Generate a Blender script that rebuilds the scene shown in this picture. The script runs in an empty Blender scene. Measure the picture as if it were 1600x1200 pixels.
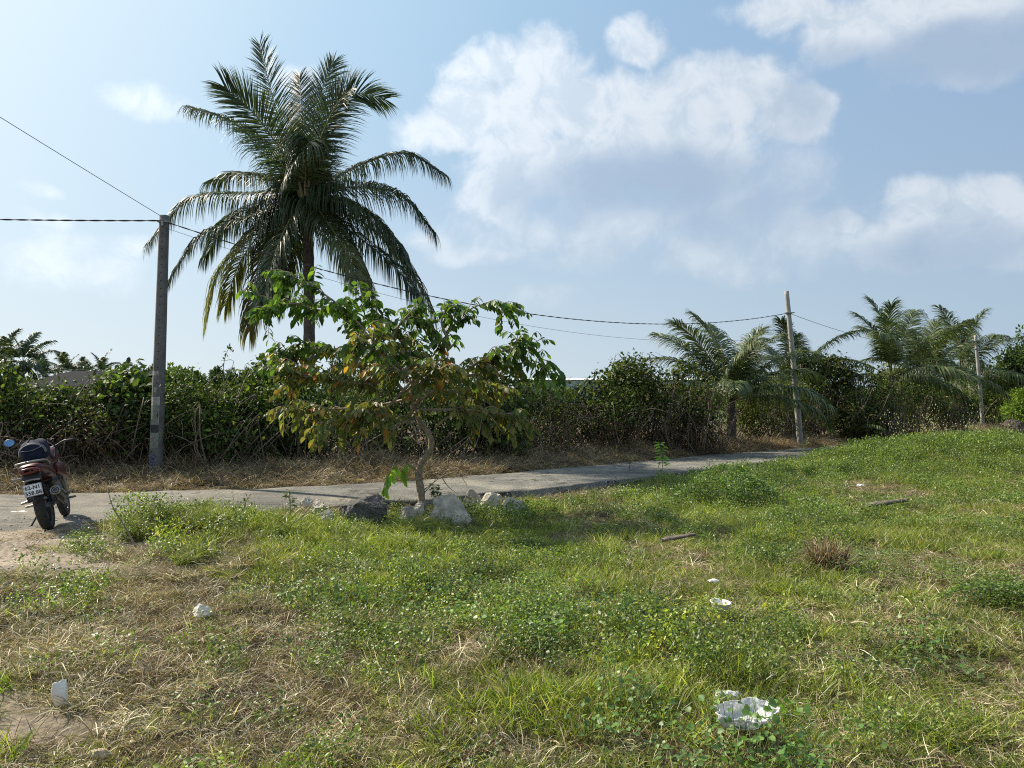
import bpy, bmesh, math, random
import numpy as np
from mathutils import Vector, Matrix, Euler

# ------------------------------------------------------------------ camera, sky, sun, exposure
FPX, HOR, CAMH = 1200.0, 627.0, 1.6
S = bpy.context.scene
C = S.collection
cam = bpy.data.cameras.new('camera')
cam.lens = 27.0; cam.sensor_width = 36.0; cam.shift_y = 27.0/1600.0
cam.clip_start = 0.05; cam.clip_end = 3000
co = bpy.data.objects.new('camera', cam); C.objects.link(co)
co.location = (0, 0, CAMH); co.rotation_euler = (math.radians(90), 0, 0)
S.camera = co

SUN_AZ = math.radians(-60)      # measured from +Y, negative = to the left
SUN_EL = math.radians(40)
SKY_STRENGTH = 0.089
EXPOSURE = 0.66
sun = bpy.data.lights.new('sun', 'SUN'); sun.energy = 5.0; sun.angle = math.radians(0.53)
sun.color = (1.0, 0.90, 0.74)
so = bpy.data.objects.new('sun', sun); C.objects.link(so)
sd = Vector((math.sin(SUN_AZ)*math.cos(SUN_EL), math.cos(SUN_AZ)*math.cos(SUN_EL), math.sin(SUN_EL)))
so.rotation_euler = sd.to_track_quat('Z', 'Y').to_euler()
so.location = sd*50
S.view_settings.view_transform = 'Standard'; S.view_settings.look = 'None'
try: S.cycles.filter_width = 1.1; S.cycles.use_denoising = False
except Exception: pass
S.view_settings.gamma = 1.0; S.view_settings.exposure = EXPOSURE

W = bpy.data.worlds.new('World'); S.world = W; W.use_nodes = True
def build_world():
    nt = W.node_tree; N = nt.nodes; L = nt.links
    N.clear()
    def nd(t, **kw):
        n = N.new(t)
        for k, v in kw.items(): setattr(n, k, v)
        return n
    def mth(op, a, b=None, c=None, clamp=False):
        n = nd('ShaderNodeMath', operation=op, use_clamp=clamp)
        for i, v in enumerate((a, b, c)):
            if v is None: continue
            if isinstance(v, (int, float)): n.inputs[i].default_value = v
            else: L.new(v, n.inputs[i])
        return n.outputs[0]
    def vm(op, a, b):
        n = nd('ShaderNodeVectorMath', operation=op)
        for i, v in enumerate((a, b)):
            if isinstance(v, tuple): n.inputs[i].default_value = v
            else: L.new(v, n.inputs[i])
        return n
    def mixc(f, a, b):
        n = nd('ShaderNodeMix', data_type='RGBA')
        for s_, v in ((n.inputs[0], f), (n.inputs[6], a), (n.inputs[7], b)):
            if isinstance(v, tuple): s_.default_value = (*v, 1)
            elif isinstance(v, (int, float)): s_.default_value = v
            else: L.new(v, s_)
        return n.outputs[2]
    def smooth(v, a, b):
        n = nd('ShaderNodeMapRange', interpolation_type='SMOOTHSTEP')
        L.new(v, n.inputs[0]); n.inputs[1].default_value = a; n.inputs[2].default_value = b
        return n.outputs[0]
    out = nd('ShaderNodeOutputWorld'); bg = nd('ShaderNodeBackground')
    bg.inputs[1].default_value = SKY_STRENGTH
    L.new(bg.outputs[0], out.inputs[0])
    sky = nd('ShaderNodeTexSky', sky_type='NISHITA')
    sky.sun_disc = False; sky.sun_elevation = SUN_EL; sky.sun_rotation = SUN_AZ
    sky.altitude = 10; sky.air_density = 1.0; sky.dust_density = 2.2; sky.ozone_density = 1.6
    tc = nd('ShaderNodeTexCoord'); sep = nd('ShaderNodeSeparateXYZ'); L.new(tc.outputs['Generated'], sep.inputs[0])
    az = mth('ARCTAN2', sep.outputs[0], sep.outputs[1]); el = mth('ARCSINE', sep.outputs[2])
    cmb = nd('ShaderNodeCombineXYZ'); L.new(az, cmb.inputs[0]); L.new(el, cmb.inputs[1])
    ae = cmb.outputs[0]
    def noise(v, scale, detail=6, rough=0.55, dist=0.0, col=False):
        n = nd('ShaderNodeTexNoise'); L.new(v, n.inputs['Vector'])
        n.inputs['Scale'].default_value = scale; n.inputs['Detail'].default_value = detail
        n.inputs['Roughness'].default_value = rough; n.inputs['Distortion'].default_value = dist
        return n.outputs['Color' if col else 'Fac']
    # gentle warp so the banks have ragged, billowing rims
    wv = vm('SUBTRACT', noise(ae, 7.0, 3, 0.5, col=True), (0.5, 0.5, 0.5)).outputs[0]
    wv = vm('MULTIPLY', wv, (0.09, 0.06, 0.0)).outputs[0]
    wp = vm('ADD', ae, wv).outputs[0]
    def blobs(lst, src):
        acc = None
        for (x, y, rx, ry, s) in lst:
            a = math.atan((x-800)/FPX); e = math.atan((HOR-y)/FPX*math.cos(a))
            k = math.cos(a)
            sub = vm('SUBTRACT', src, (a, e, 0)).outputs[0]
            mul = vm('MULTIPLY', sub, (FPX/(rx*k*k), FPX/(ry*k), 0)).outputs[0]
            ln = nd('ShaderNodeVectorMath', operation='LENGTH'); L.new(mul, ln.inputs[0])
            v = mth('MULTIPLY', mth('SUBTRACT', 1.0, mth('MULTIPLY', ln.outputs['Value'], ln.outputs['Value'])), s)
            v = mth('MAXIMUM', v, -1.0)
            acc = v if acc is None else mth('SMOOTH_MAX', acc, v, 0.25)
        return acc
    crisp = blobs([(690,205,66,42,.9),(765,95,75,42,.95),(850,100,75,48,.85),(790,170,120,62,1),(930,165,110,62,1),(1100,150,130,62,1),(1235,188,80,44,.85),
                   (830,255,130,60,1),(1010,235,210,70,1),(770,310,70,45,.6),(1000,55,62,30,.75),
                   (1210,14,80,34,.8),(1350,42,130,58,1),(1490,40,190,80,1),(1500,105,90,38,.7),
                   (1300,352,42,26,.75),(1440,325,80,44,.9),(1550,318,100,46,.95),(1470,375,160,50,.9),(1610,370,100,60,.9)], wp)
    soft = blobs([(1080,300,230,80,.9),(1200,380,240,60,.7),(900,360,220,60,.5),(120,400,150,50,.65),(200,375,70,24,.7),(48,296,42,14,.6),(240,150,70,24,.5),
                  (458,112,44,26,.8),(740,402,80,22,.7),(860,466,60,22,.5),(980,368,80,28,.5),(60,340,60,14,.5),(660,380,60,20,.5)], wp)
    # clouds elsewhere round the sky, out of this view
    els = nd('ShaderNodeMapRange'); L.new(noise(tc.outputs['Generated'], 2.6, 5, .55), els.inputs[0])
    els.inputs[1].default_value = .5; els.inputs[2].default_value = .7; els.inputs[3].default_value = 0; els.inputs[4].default_value = 1
    away = smooth(mth('ABSOLUTE', az), 0.72, 0.95)
    elsewhere = mth('MULTIPLY', mth('MULTIPLY', els.outputs[0], away), smooth(el, 0.05, 0.3))
    nz = noise(ae, 15.0, 13, 0.63, 0.25)
    nzc = mth('MULTIPLY', mth('SUBTRACT', nz, 0.5), 2.6)
    dc = smooth(mth('ADD', crisp, nzc), -0.3, 0.62)
    nzs = mth('MULTIPLY', mth('SUBTRACT', noise(ae, 13.0, 8, 0.6, 0.3), 0.5), 2.6)
    ds = mth('MULTIPLY', smooth(mth('ADD', soft, nzs), -0.25, 0.9), 0.68)
    dens = mth('MAXIMUM', mth('MAXIMUM', mth('MULTIPLY', dc, 0.82), ds), elsewhere)
    shade = blobs([(1010,285,210,62,1),(1240,180,60,50,.4),(1480,90,220,60,1.0),(1330,90,100,30,.5),(1480,400,170,45,.7),(880,300,120,50,.5),(1150,330,190,60,.6)], wp)
    sh = smooth(mth('ADD', shade, mth('MULTIPLY', nzc, 0.35)), -0.3, 0.9)
    lump = smooth(noise(wp, 20.0, 9, 0.62, 0.5), 0.36, 0.60)
    lit = mixc(lump, (4.5, 5.1, 5.75), (5.8, 6.15, 6.5))
    ccol = mixc(mth('MULTIPLY', sh, 0.9), lit, (2.65, 3.45, 4.6))
    # bright veil toward the sun side, grey-blue haze low down
    toward = vm('DOT_PRODUCT', tc.outputs['Generated'], tuple(sd)).outputs['Value']
    def ramp(v, els):
        r = nd('ShaderNodeValToRGB'); L.new(v, r.inputs[0]); e = r.color_ramp.elements
        e[0].position = els[0][0]; e[0].color = (*[q/10 for q in els[0][1]], 1); e[1].position = els[-1][0]; e[1].color = (*[q/10 for q in els[-1][1]], 1)
        for p_, c_ in els[1:-1]: x = e.new(p_); x.color = (*[q/10 for q in c_], 1)
        m_ = nd('ShaderNodeVectorMath', operation='SCALE'); L.new(r.outputs[0], m_.inputs[0]); m_.inputs[3].default_value = 10
        return m_.outputs[0]
    high = ramp(toward, [(.12, (2.15, 3.2, 4.7)), (.5, (2.55, 3.85, 5.4)), (.63, (2.95, 4.45, 5.95)), (.76, (3.7, 5.25, 6.6)), (.89, (5.3, 6.5, 7.2)), (1.0, (7.6, 8.2, 8.6))])
    base = mixc(0.88, sky.outputs[0], high)
    hz = mth('POWER', mth('SUBTRACT', 1.0, mth('MULTIPLY', mth('ABSOLUTE', el), 1.7, clamp=True)), 2.6)
    hcol = ramp(toward, [(0., (3.6, 4.5, 5.1)), (.42, (4.9, 5.6, 5.95)), (.74, (6.1, 6.6, 6.7)), (1., (7.0, 7.2, 7.3))])
    base = mixc(mth('MULTIPLY', hz, 0.92), base, hcol)
    thin = mth('MULTIPLY', dens, mth('SUBTRACT', 1.0, mth('MULTIPLY', hz, 0.55)))
    # clouds near the sun side are brighter
    cb = nd('ShaderNodeVectorMath', operation='SCALE'); L.new(ccol, cb.inputs[0])
    L.new(mth('ADD', 1.0, mth('MULTIPLY', smooth(toward, 0.35, 0.95), 0.45)), cb.inputs[3])
    fin = mixc(thin, base, cb.outputs[0])
    L.new(fin, bg.inputs[0])
build_world()

# ------------------------------------------------------------------ helpers
RNG = np.random.default_rng(7); random.seed(7)
def px(x, y, Y): return Vector(((x-800)/FPX*Y, Y, CAMH+(HOR-y)/FPX*Y))
def tag(o, label=None, cat=None, group=None, kind=None):
    if label: o['label'] = label
    if cat: o['category'] = cat
    if group: o['group'] = group
    if kind: o['kind'] = kind
    return o
def empty(name, loc=(0,0,0), rz=0, parent=None):
    o = bpy.data.objects.new(name, None); C.objects.link(o); o.location = loc; o.rotation_euler = (0, 0, rz)
    o.empty_display_size = 0.2
    if parent: o.parent = parent
    return o
def copy_tree(o, parent=None):
    c = o.copy(); C.objects.link(c)
    if parent: c.parent = parent
    for ch in list(o.children): copy_tree(ch, c)
    return c
def link(name, me, mat, parent=None, smooth=False):
    o = bpy.data.objects.new(name, me); C.objects.link(o)
    if mat: me.materials.append(mat)
    if parent: o.parent = parent
    if smooth: me.polygons.foreach_set('use_smooth', [True]*len(me.polygons))
    return o
def np_mesh(name, V, F, col=None):
    """V (n,3); F list of index arrays, each (m,k)"""
    if not isinstance(F, list): F = [F]
    F = [f for f in F if len(f)]
    me = bpy.data.meshes.new(name)
    V = np.asarray(V, dtype=np.float32)
    me.vertices.add(len(V)); me.vertices.foreach_set('co', V.ravel())
    tot = sum(f.size for f in F); me.loops.add(tot)
    me.loops.foreach_set('vertex_index', np.concatenate([f.ravel() for f in F]).astype(np.int32))
    cnt = np.concatenate([np.full(len(f), f.shape[1], dtype=np.int32) for f in F])
    st = np.concatenate([[0], np.cumsum(cnt)[:-1]]).astype(np.int32)
    me.polygons.add(len(cnt)); me.polygons.foreach_set('loop_start', st); me.polygons.foreach_set('loop_total', cnt)
    if col is not None:
        a = me.color_attributes.new('col', 'FLOAT_COLOR', 'POINT')
        c4 = np.ones((len(V), 4), dtype=np.float32); c4[:, :3] = np.clip(col, 0, 1); a.data.foreach_set('color', c4.ravel())
    me.update(calc_edges=True); me.validate()
    return me
class Buf:
    """collects geometry"""
    def __init__(s): s.V=[]; s.F={}; s.c=[]; s.n=0
    def add(s, V, F, col=None):
        V = np.asarray(V, float); F = np.asarray(F, int)
        s.V.append(V); s.F.setdefault(F.shape[1], []).append(F+s.n)
        if col is None: col = (1,1,1)
        col = np.asarray(col, float)
        s.c.append(np.broadcast_to(col, (len(V), 3))); s.n += len(V)
    def mesh(s, name):
        return np_mesh(name, np.vstack(s.V), [np.vstack(f) for f in s.F.values()], np.vstack(s.c))
def nrm(a): return a/np.maximum(np.linalg.norm(a, axis=-1, keepdims=True), 1e-9)

def _h(ix, iy, s):
    n = np.sin(ix*127.1+iy*311.7+s*74.7)*43758.5453
    return n-np.floor(n)
def vn(x, y, s=0):
    x = np.asarray(x, float); y = np.asarray(y, float)
    ix, iy = np.floor(x), np.floor(y); fx, fy = x-ix, y-iy
    fx = fx*fx*(3-2*fx); fy = fy*fy*(3-2*fy)
    a = _h(ix, iy, s)*(1-fx)+_h(ix+1, iy, s)*fx; b = _h(ix, iy+1, s)*(1-fx)+_h(ix+1, iy+1, s)*fx
    return a*(1-fy)+b*fy
def fbm(x, y, s=0, o=4):
    r = 0; a = .5; t = 0
    for i in range(o):
        r = r+a*vn(x*2**i, y*2**i, s+i*3.3); t += a; a *= .5
    return r/t
def sstep(v, a, b):
    t = np.clip((v-a)/(b-a), 0, 1); return t*t*(3-2*t)

# road edges as Y(X)
NE = np.array([(-60,6.6),(-14,8.3),(-8,8.7),(-6.5,8.9),(-5.2,9.6),(-4.5,10.5),(-3.7,11.1),(-1.6,12.3),(0,13.6),(2.2,15.6),(4.4,17.8),(7.5,21.0),(11.2,24.9),(22,33),(42,44),(90,60)])
FE = np.array([(-60,9.5),(-30,11.4),(-14,12.5),(-8.65,13.1),(-4.6,14.0),(-2.05,15.4),(0,17.2),(2.8,19.9),(5.65,22.7),(9,25.5),(12.3,28),(24,37),(42,48),(90,64.5)])
def Yn(X): return np.interp(X, NE[:,0], NE[:,1])
def Yf(X): return np.interp(X, FE[:,0], FE[:,1])
def gz(X, Y):
    X = np.asarray(X, float); Y = np.asarray(Y, float)
    d = Yn(X)-Y; e = Y-Yf(X)
    lvl = -0.14*sstep(X, -3.6, -0.8)-0.012
    n = (fbm(X*.9, Y*.9, 3)-.5)*.16+(fbm(X*3.1, Y*3.1, 9)-.5)*.05
    z = np.where(d > 0, lvl*sstep(d, 0.0, 0.10)-0.02+.03*sstep(-X,3.4,4.4)*sstep(d,0,.3)+n*sstep(d, 0.05, 1.5), -0.03)
    tr = sstep(-X, 3.2, 4.6)*sstep(-d, -9, -.5)*(1-sstep(-d, .1, 1.3)); z = z+tr*((fbm(X*3.5, Y*3.5, 41, 5)-.47)*.17+.028)*sstep(-(e), .3, 1)
    z = np.where(e > 0, -0.03+0.06*sstep(e, 0, .5)+n*.8*sstep(e, 0.2, 1.5), z)
    m = 0.50*np.exp(-(((X-13.3)/4.4)**2+((Y-20.5)/3.2)**2)**1.3)
    m += 0.22*np.exp(-((X+4.55)/1.1)**2-((Y-9.6)/.7)**2)
    m += 0.12*np.exp(-((X-4.9)/1.2)**2-((Y-14.6)/1.2)**2)
    m += 0.06*np.exp(-((X-8.5)/4)**2-((Y-17.0)/3.0)**2)
    m *= sstep(d, 0.15, 1.6)
    far = sstep(np.hypot(X, Y), 150, 600)*1.5
    return z+m-far*0
def gpt(x, y, dz=0):
    Y = 10.0
    for _ in range(14):
        X = (x-800)/FPX*Y; z = float(gz(X, Y)); Y = Y*.4+.6*(CAMH-z)*FPX/max(y-HOR, 5)
    X = (x-800)/FPX*Y
    return Vector((X, Y, float(gz(X, Y))+dz))

# ------------------------------------------------------------------ materials
def new_mat(name):
    m = bpy.data.materials.new(name); m.use_nodes = True; m.node_tree.nodes.clear(); return m
def mat(name, c1, c2=None, scale=5, rough=.7, metal=0, bump=0, bscale=None, spec=.5, c3=None, detail=6, trans=0, coat=0, lo=.35, hi=.65):
    m = new_mat(name); nt = m.node_tree; N = nt.nodes; L = nt.links
    out = N.new('ShaderNodeOutputMaterial'); p = N.new('ShaderNodeBsdfPrincipled'); L.new(p.outputs[0], out.inputs[0])
    p.inputs['Roughness'].default_value = rough; p.inputs['Metallic'].default_value = metal
    p.inputs['Specular IOR Level'].default_value = spec; p.inputs['Coat Weight'].default_value = coat
    tc = N.new('ShaderNodeTexCoord')
    n = N.new('ShaderNodeTexNoise'); n.inputs['Scale'].default_value = scale; n.inputs['Detail'].default_value = detail; n.inputs['Roughness'].default_value = .62
    L.new(tc.outputs['Object'], n.inputs['Vector'])
    r = N.new('ShaderNodeValToRGB'); r.color_ramp.elements[0].position = lo; r.color_ramp.elements[1].position = hi
    r.color_ramp.elements[0].color = (*c1, 1); r.color_ramp.elements[1].color = (*(c2 or [v*1.25 for v in c1]), 1)
    if c3: e = r.color_ramp.elements.new((lo+hi)/2); e.color = (*c3, 1)
    L.new(n.outputs['Fac'], r.inputs[0]); L.new(r.outputs[0], p.inputs['Base Color'])
    rr = N.new('ShaderNodeMapRange'); rr.inputs[3].default_value = max(0.03, rough-.08); rr.inputs[4].default_value = min(1, rough+.1)
    L.new(n.outputs['Fac'], rr.inputs[0]); L.new(rr.outputs[0], p.inputs['Roughness'])
    if bump:
        b = N.new('ShaderNodeBump'); b.inputs['Strength'].default_value = min(1, bump); b.inputs['Distance'].default_value = .02*bump
        n2 = N.new('ShaderNodeTexNoise'); n2.inputs['Scale'].default_value = bscale or scale*4; n2.inputs['Detail'].default_value = 8
        L.new(tc.outputs['Object'], n2.inputs['Vector']); L.new(n2.outputs['Fac'], b.inputs['Height']); L.new(b.outputs[0], p.inputs['Normal'])
    if trans:
        t = N.new('ShaderNodeBsdfTranslucent'); L.new(r.outputs[0], t.inputs[0])
        mx = N.new('ShaderNodeMixShader'); mx.inputs[0].default_value = trans
        L.new(p.outputs[0], mx.inputs[1]); L.new(t.outputs[0], mx.inputs[2]); L.new(mx.outputs[0], out.inputs[0])
    return m
def leaf_mat(name, trans=.35, rough=.45, spec=.5, var=.25, tint=(1,1,1), patch=None):
    """colour from each leaf's own 'col'; world-space noise varies it from clump to clump"""
    m = new_mat(name); nt = m.node_tree; N = nt.nodes; L = nt.links
    out = N.new('ShaderNodeOutputMaterial'); p = N.new('ShaderNodeBsdfPrincipled')
    p.inputs['Roughness'].default_value = rough; p.inputs['Specular IOR Level'].default_value = spec
    at = N.new('ShaderNodeAttribute'); at.attribute_name = 'col'
    g = N.new('ShaderNodeNewGeometry')
    n = N.new('ShaderNodeTexNoise'); n.inputs['Scale'].default_value = patch or 1.3; n.inputs['Detail'].default_value = 5
    L.new(g.outputs['Position'], n.inputs['Vector'])
    mr = N.new('ShaderNodeMapRange'); mr.inputs[1].default_value = .3; mr.inputs[2].default_value = .7
    mr.inputs[3].default_value = 1-var; mr.inputs[4].default_value = 1+var
    L.new(n.outputs['Fac'], mr.inputs[0])
    sc = N.new('ShaderNodeVectorMath'); sc.operation = 'SCALE'; L.new(at.outputs['Color'], sc.inputs[0]); L.new(mr.outputs[0], sc.inputs[3])
    ti = N.new('ShaderNodeVectorMath'); ti.operation = 'MULTIPLY'; L.new(sc.outputs[0], ti.inputs[0]); ti.inputs[1].default_value = tint
    L.new(ti.outputs[0], p.inputs['Base Color'])
    t = N.new('ShaderNodeBsdfTranslucent')
    t2 = N.new('ShaderNodeVectorMath'); t2.operation = 'MULTIPLY'; L.new(ti.outputs[0], t2.inputs[0]); t2.inputs[1].default_value = (1.5, 1.6, .8)
    L.new(t2.outputs[0], t.inputs[0])
    mx = N.new('ShaderNodeMixShader'); mx.inputs[0].default_value = trans
    L.new(p.outputs[0], mx.inputs[1]); L.new(t.outputs[0], mx.inputs[2]); L.new(mx.outputs[0], out.inputs[0])
    return m
M_hedge = leaf_mat('hedge_leaves', .30, .55, .2, .3)
M_palm = leaf_mat('palm_leaflets', .22, .5, .4, .15)
M_tree = leaf_mat('tree_leaves', .40, .5, .4, .2)
M_far = leaf_mat('far_foliage', .25, .7, .2, .3)
M_grass = leaf_mat('grass_blades', .36, .45, .5, .35, patch=1.1)
M_dry = leaf_mat('dry_blades', .16, .55, .35, .3)
M_bark = mat('bark', (.16,.12,.085), (.34,.28,.21), 14, .9, bump=.8, bscale=40)
M_palmbark = mat('palm_bark', (.055,.048,.042), (.15,.13,.11), 9, .95, bump=1, bscale=30)
M_twig = mat('twigs', (.10,.075,.055), (.25,.19,.14), 8, .9)
M_conc = mat('pole_concrete', (.085,.085,.082), (.15,.148,.14), 6, .9, bump=.5, bscale=70)
M_conc2 = mat('pale_pole_concrete', (.24,.235,.21), (.40,.385,.35), 5, .9, bump=.4, bscale=50)
M_wire = mat('wire_sheath', (.02,.02,.02), (.05,.05,.05), 30, .6)
M_steel = mat('galvanised_steel', (.25,.25,.25), (.4,.4,.4), 30, .5, metal=.8)

# ------------------------------------------------------------------ generic shape makers
def spline(pts, n):
    """Catmull-Rom through pts -> (n,3)"""
    P = np.array([list(p) for p in pts], float)
    if len(P) == 2: t = np.linspace(0, 1, n)[:, None]; return P[0]*(1-t)+P[1]*t
    Q = np.vstack([2*P[0]-P[1], P, 2*P[-1]-P[-2]])
    m = len(P)-1; ts = np.linspace(0, m, n); i = np.minimum(ts.astype(int), m-1); f = (ts-i)[:, None]
    a, b, c, d = Q[i], Q[i+1], Q[i+2], Q[i+3]
    return .5*((2*b)+(-a+c)*f+(2*a-5*b+4*c-d)*f*f+(-a+3*b-3*c+d)*f**3)
def tube(buf, path, r, k=6, col=(1,1,1), cap=True):
    path = np.asarray(path, float); n = len(path)
    r = np.broadcast_to(np.asarray(r, float), (n,))
    T = nrm(np.gradient(path, axis=0))
    ref = np.array([0,0,1.]) if abs(T[0][2]) < .9 else np.array([1.,0,0])
    A = [];
    a = nrm(np.cross(T[0], ref))
    for i in range(n):
        a = nrm(a-T[i]*np.dot(a, T[i])); A.append(a)
    A = np.array(A); B = np.cross(T, A)
    th = np.linspace(0, 2*np.pi, k, endpoint=False)
    V = path[:, None]+r[:, None, None]*(A[:, None]*np.cos(th)[None, :, None]+B[:, None]*np.sin(th)[None, :, None])
    idx = np.arange(n*k).reshape(n, k); nx = np.roll(idx, -1, axis=1)
    F = np.stack([idx[:-1], nx[:-1], nx[1:], idx[1:]], -1).reshape(-1, 4)
    V = V.reshape(-1, 3)
    b0 = buf.n
    buf.add(V, F, col)
    if cap and k > 2:
        for row in (idx[0][::-1], idx[-1]):
            buf.F.setdefault(k, []).append((row+b0)[None])
LEAF_SMALL = (np.array([(0,0,0),(.32,.5,.05),(.75,.36,.0),(1,0,-.14),(.75,-.36,.0),(.32,-.5,.05),(.5,0,-.06)]),
              np.array([(0,6,1),(1,6,2),(2,6,3),(3,6,4),(4,6,5),(5,6,0)]))
LEAF_QUAD = (np.array([(0,0,0),(.45,.5,.08),(1,0,-.08),(.45,-.5,.08)]), np.array([(0,2,1),(0,3,2)]))
LEAF_BIG = (np.array([(0,0,0),(.12,.2,.03),(.38,.5,.05),(.68,.42,.0),(.88,.2,-.09),(1,0,-.2),(.88,-.2,-.09),(.68,-.42,.0),(.38,-.5,.05),(.12,-.2,.03),(.38,0,-.03),(.68,0,-.08)]),
            np.array([(0,10,2,1),(10,11,3,2),(11,5,4,3),(0,9,8,10),(10,8,7,11),(11,7,6,5)]))
def leaves(buf, pos, axis, normal, Ln, Wd, col, tpl=LEAF_SMALL):
    T, F = tpl; m = len(pos)
    if m == 0: return
    a = nrm(axis); s = nrm(np.cross(normal, a)); n = np.cross(a, s)
    Ln = np.broadcast_to(Ln, (m,)); Wd = np.broadcast_to(Wd, (m,))
    V = pos[:, None]+a[:, None]*(T[None, :, 0, None]*Ln[:, None, None])+s[:, None]*(T[None, :, 1, None]*Wd[:, None, None])+n[:, None]*(T[None, :, 2, None]*Ln[:, None, None])
    FF = F[None]+(np.arange(m)*len(T))[:, None, None]
    cc = np.repeat(np.broadcast_to(col, (m, 3)), len(T), axis=0)
    buf.add(V.reshape(-1, 3), FF.reshape(-1, F.shape[1]), cc)
def pick(cols, n, rng, jit=.25, w=None):
    cols = np.array(cols, float); i = rng.choice(len(cols), n, p=w)
    return cols[i]*(1+(rng.random((n, 1))-.5)*2*jit)*(1+(rng.random((n, 3))-.5)*.12)
def rdir(n, rng): return nrm(rng.normal(size=(n, 3)))
def box_bm(bm, sx, sy, sz, loc=(0,0,0), rot=(0,0,0), bev=0):
    r = bmesh.ops.create_cube(bm, size=1)
    vs = r['verts']
    bmesh.ops.scale(bm, vec=(sx, sy, sz), verts=vs)
    if bev:
        es = list({e for v in vs for e in v.link_edges})
        rb = bmesh.ops.bevel(bm, geom=es, offset=bev, segments=2, affect='EDGES', profile=.5)
        vs = list({v for f in rb['faces'] for v in f.verts} | {v for v in vs if v.is_valid})
    bmesh.ops.transform(bm, matrix=Matrix.Translation(loc) @ Euler(rot).to_matrix().to_4x4(), verts=vs)
def bm_obj(name, bm, m, parent=None, smooth=False):
    me = bpy.data.meshes.new(name); bmesh.ops.recalc_face_normals(bm, faces=bm.faces); bm.to_mesh(me); bm.free()
    return link(name, me, m, parent, smooth)
def buf_obj(name, buf, m, parent=None, smooth=False):
    return link(name, buf.mesh(name), m, parent, smooth)

# ------------------------------------------------------------------ ground
def build_ground():
    xs = np.concatenate([-np.geomspace(900, 17, 26), np.arange(-16, 22, .16), np.geomspace(22.3, 900, 26)])
    ys = np.concatenate([-np.geomspace(900, 3, 18), np.arange(-2, 1.9, .5), np.arange(2, 34, .16), np.geomspace(34.5, 1500, 30)])
    X, Y = np.meshgrid(xs, ys); Z = gz(X, Y)
    V = np.stack([X, Y, Z], -1).reshape(-1, 3)
    idx = np.arange(X.size).reshape(X.shape)
    F = np.stack([idx[:-1,:-1], idx[:-1,1:], idx[1:,1:], idx[1:,:-1]], -1).reshape(-1, 4)
    x, y = V[:,0], V[:,1]
    thatch = np.stack([.05+.06*fbm(x*2, y*2, 2), .042+.045*fbm(x*2, y*2, 2), .02+.025*fbm(x*2, y*2, 4)], -1)
    sand = np.array([.35,.285,.215])*(.65+.6*fbm(x*3, y*3, 8))[:,None]
    red = np.array([.13,.095,.06])*(.7+.6*fbm(x*3, y*3, 18))[:,None]
    d = Yn(x)-y
    # bare sandy track at the left, running past the motorcycle toward the camera
    s = sstep(-x+(fbm(x*.8, y*.8, 21)-.5)*2.4, 3.6, 4.8)*sstep(d, -1, .2)*(1-sstep(-y, -6.6, -5.2)*.7)
    s = np.maximum(s, sstep(-x+(fbm(x*1.1, y*1.1, 25)-.5)*1.6, 1.95, 2.6)*sstep(-y, -4.9, -3.8)*.8)
    col = thatch*(1-s[:,None])+sand*s[:,None]
    v = sstep(-d-2.0, 0, 1)*1.0
    col = col*(1-v[:,None])+red*v[:,None]
    far = sstep(y, 40, 60)[:,None]; col = col*(1-far)+np.array([.07,.09,.035])*far
    me = np_mesh('ground', V, F, col)
    m = new_mat('soil_and_thatch'); nt = m.node_tree; N = nt.nodes; L = nt.links
    out = N.new('ShaderNodeOutputMaterial'); p = N.new('ShaderNodeBsdfPrincipled'); L.new(p.outputs[0], out.inputs[0])
    p.inputs['Roughness'].default_value = .95; p.inputs['Specular IOR Level'].default_value = .15
    at = N.new('ShaderNodeAttribute'); at.attribute_name = 'col'; g = N.new('ShaderNodeNewGeometry')
    n = N.new('ShaderNodeTexNoise'); n.inputs['Scale'].default_value = 22; n.inputs['Detail'].default_value = 10; n.inputs['Roughness'].default_value = .7
    L.new(g.outputs['Position'], n.inputs['Vector'])
    mr = N.new('ShaderNodeMapRange'); mr.inputs[1].default_value = .3; mr.inputs[2].default_value = .7; mr.inputs[3].default_value = .35; mr.inputs[4].default_value = 1.65
    L.new(n.outputs['Fac'], mr.inputs[0])
    sc = N.new('ShaderNodeVectorMath'); sc.operation = 'SCALE'; L.new(at.outputs['Color'], sc.inputs[0]); L.new(mr.outputs[0], sc.inputs[3])
    L.new(sc.outputs[0], p.inputs['Base Color'])
    b = N.new('ShaderNodeBump'); b.inputs['Strength'].default_value = .9; b.inputs['Distance'].default_value = .03
    L.new(n.outputs['Fac'], b.inputs['Height']); L.new(b.outputs[0], p.inputs['Normal'])
    o = link('ground', me, m, smooth=True); tag(o, kind='structure')
build_ground()

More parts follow.
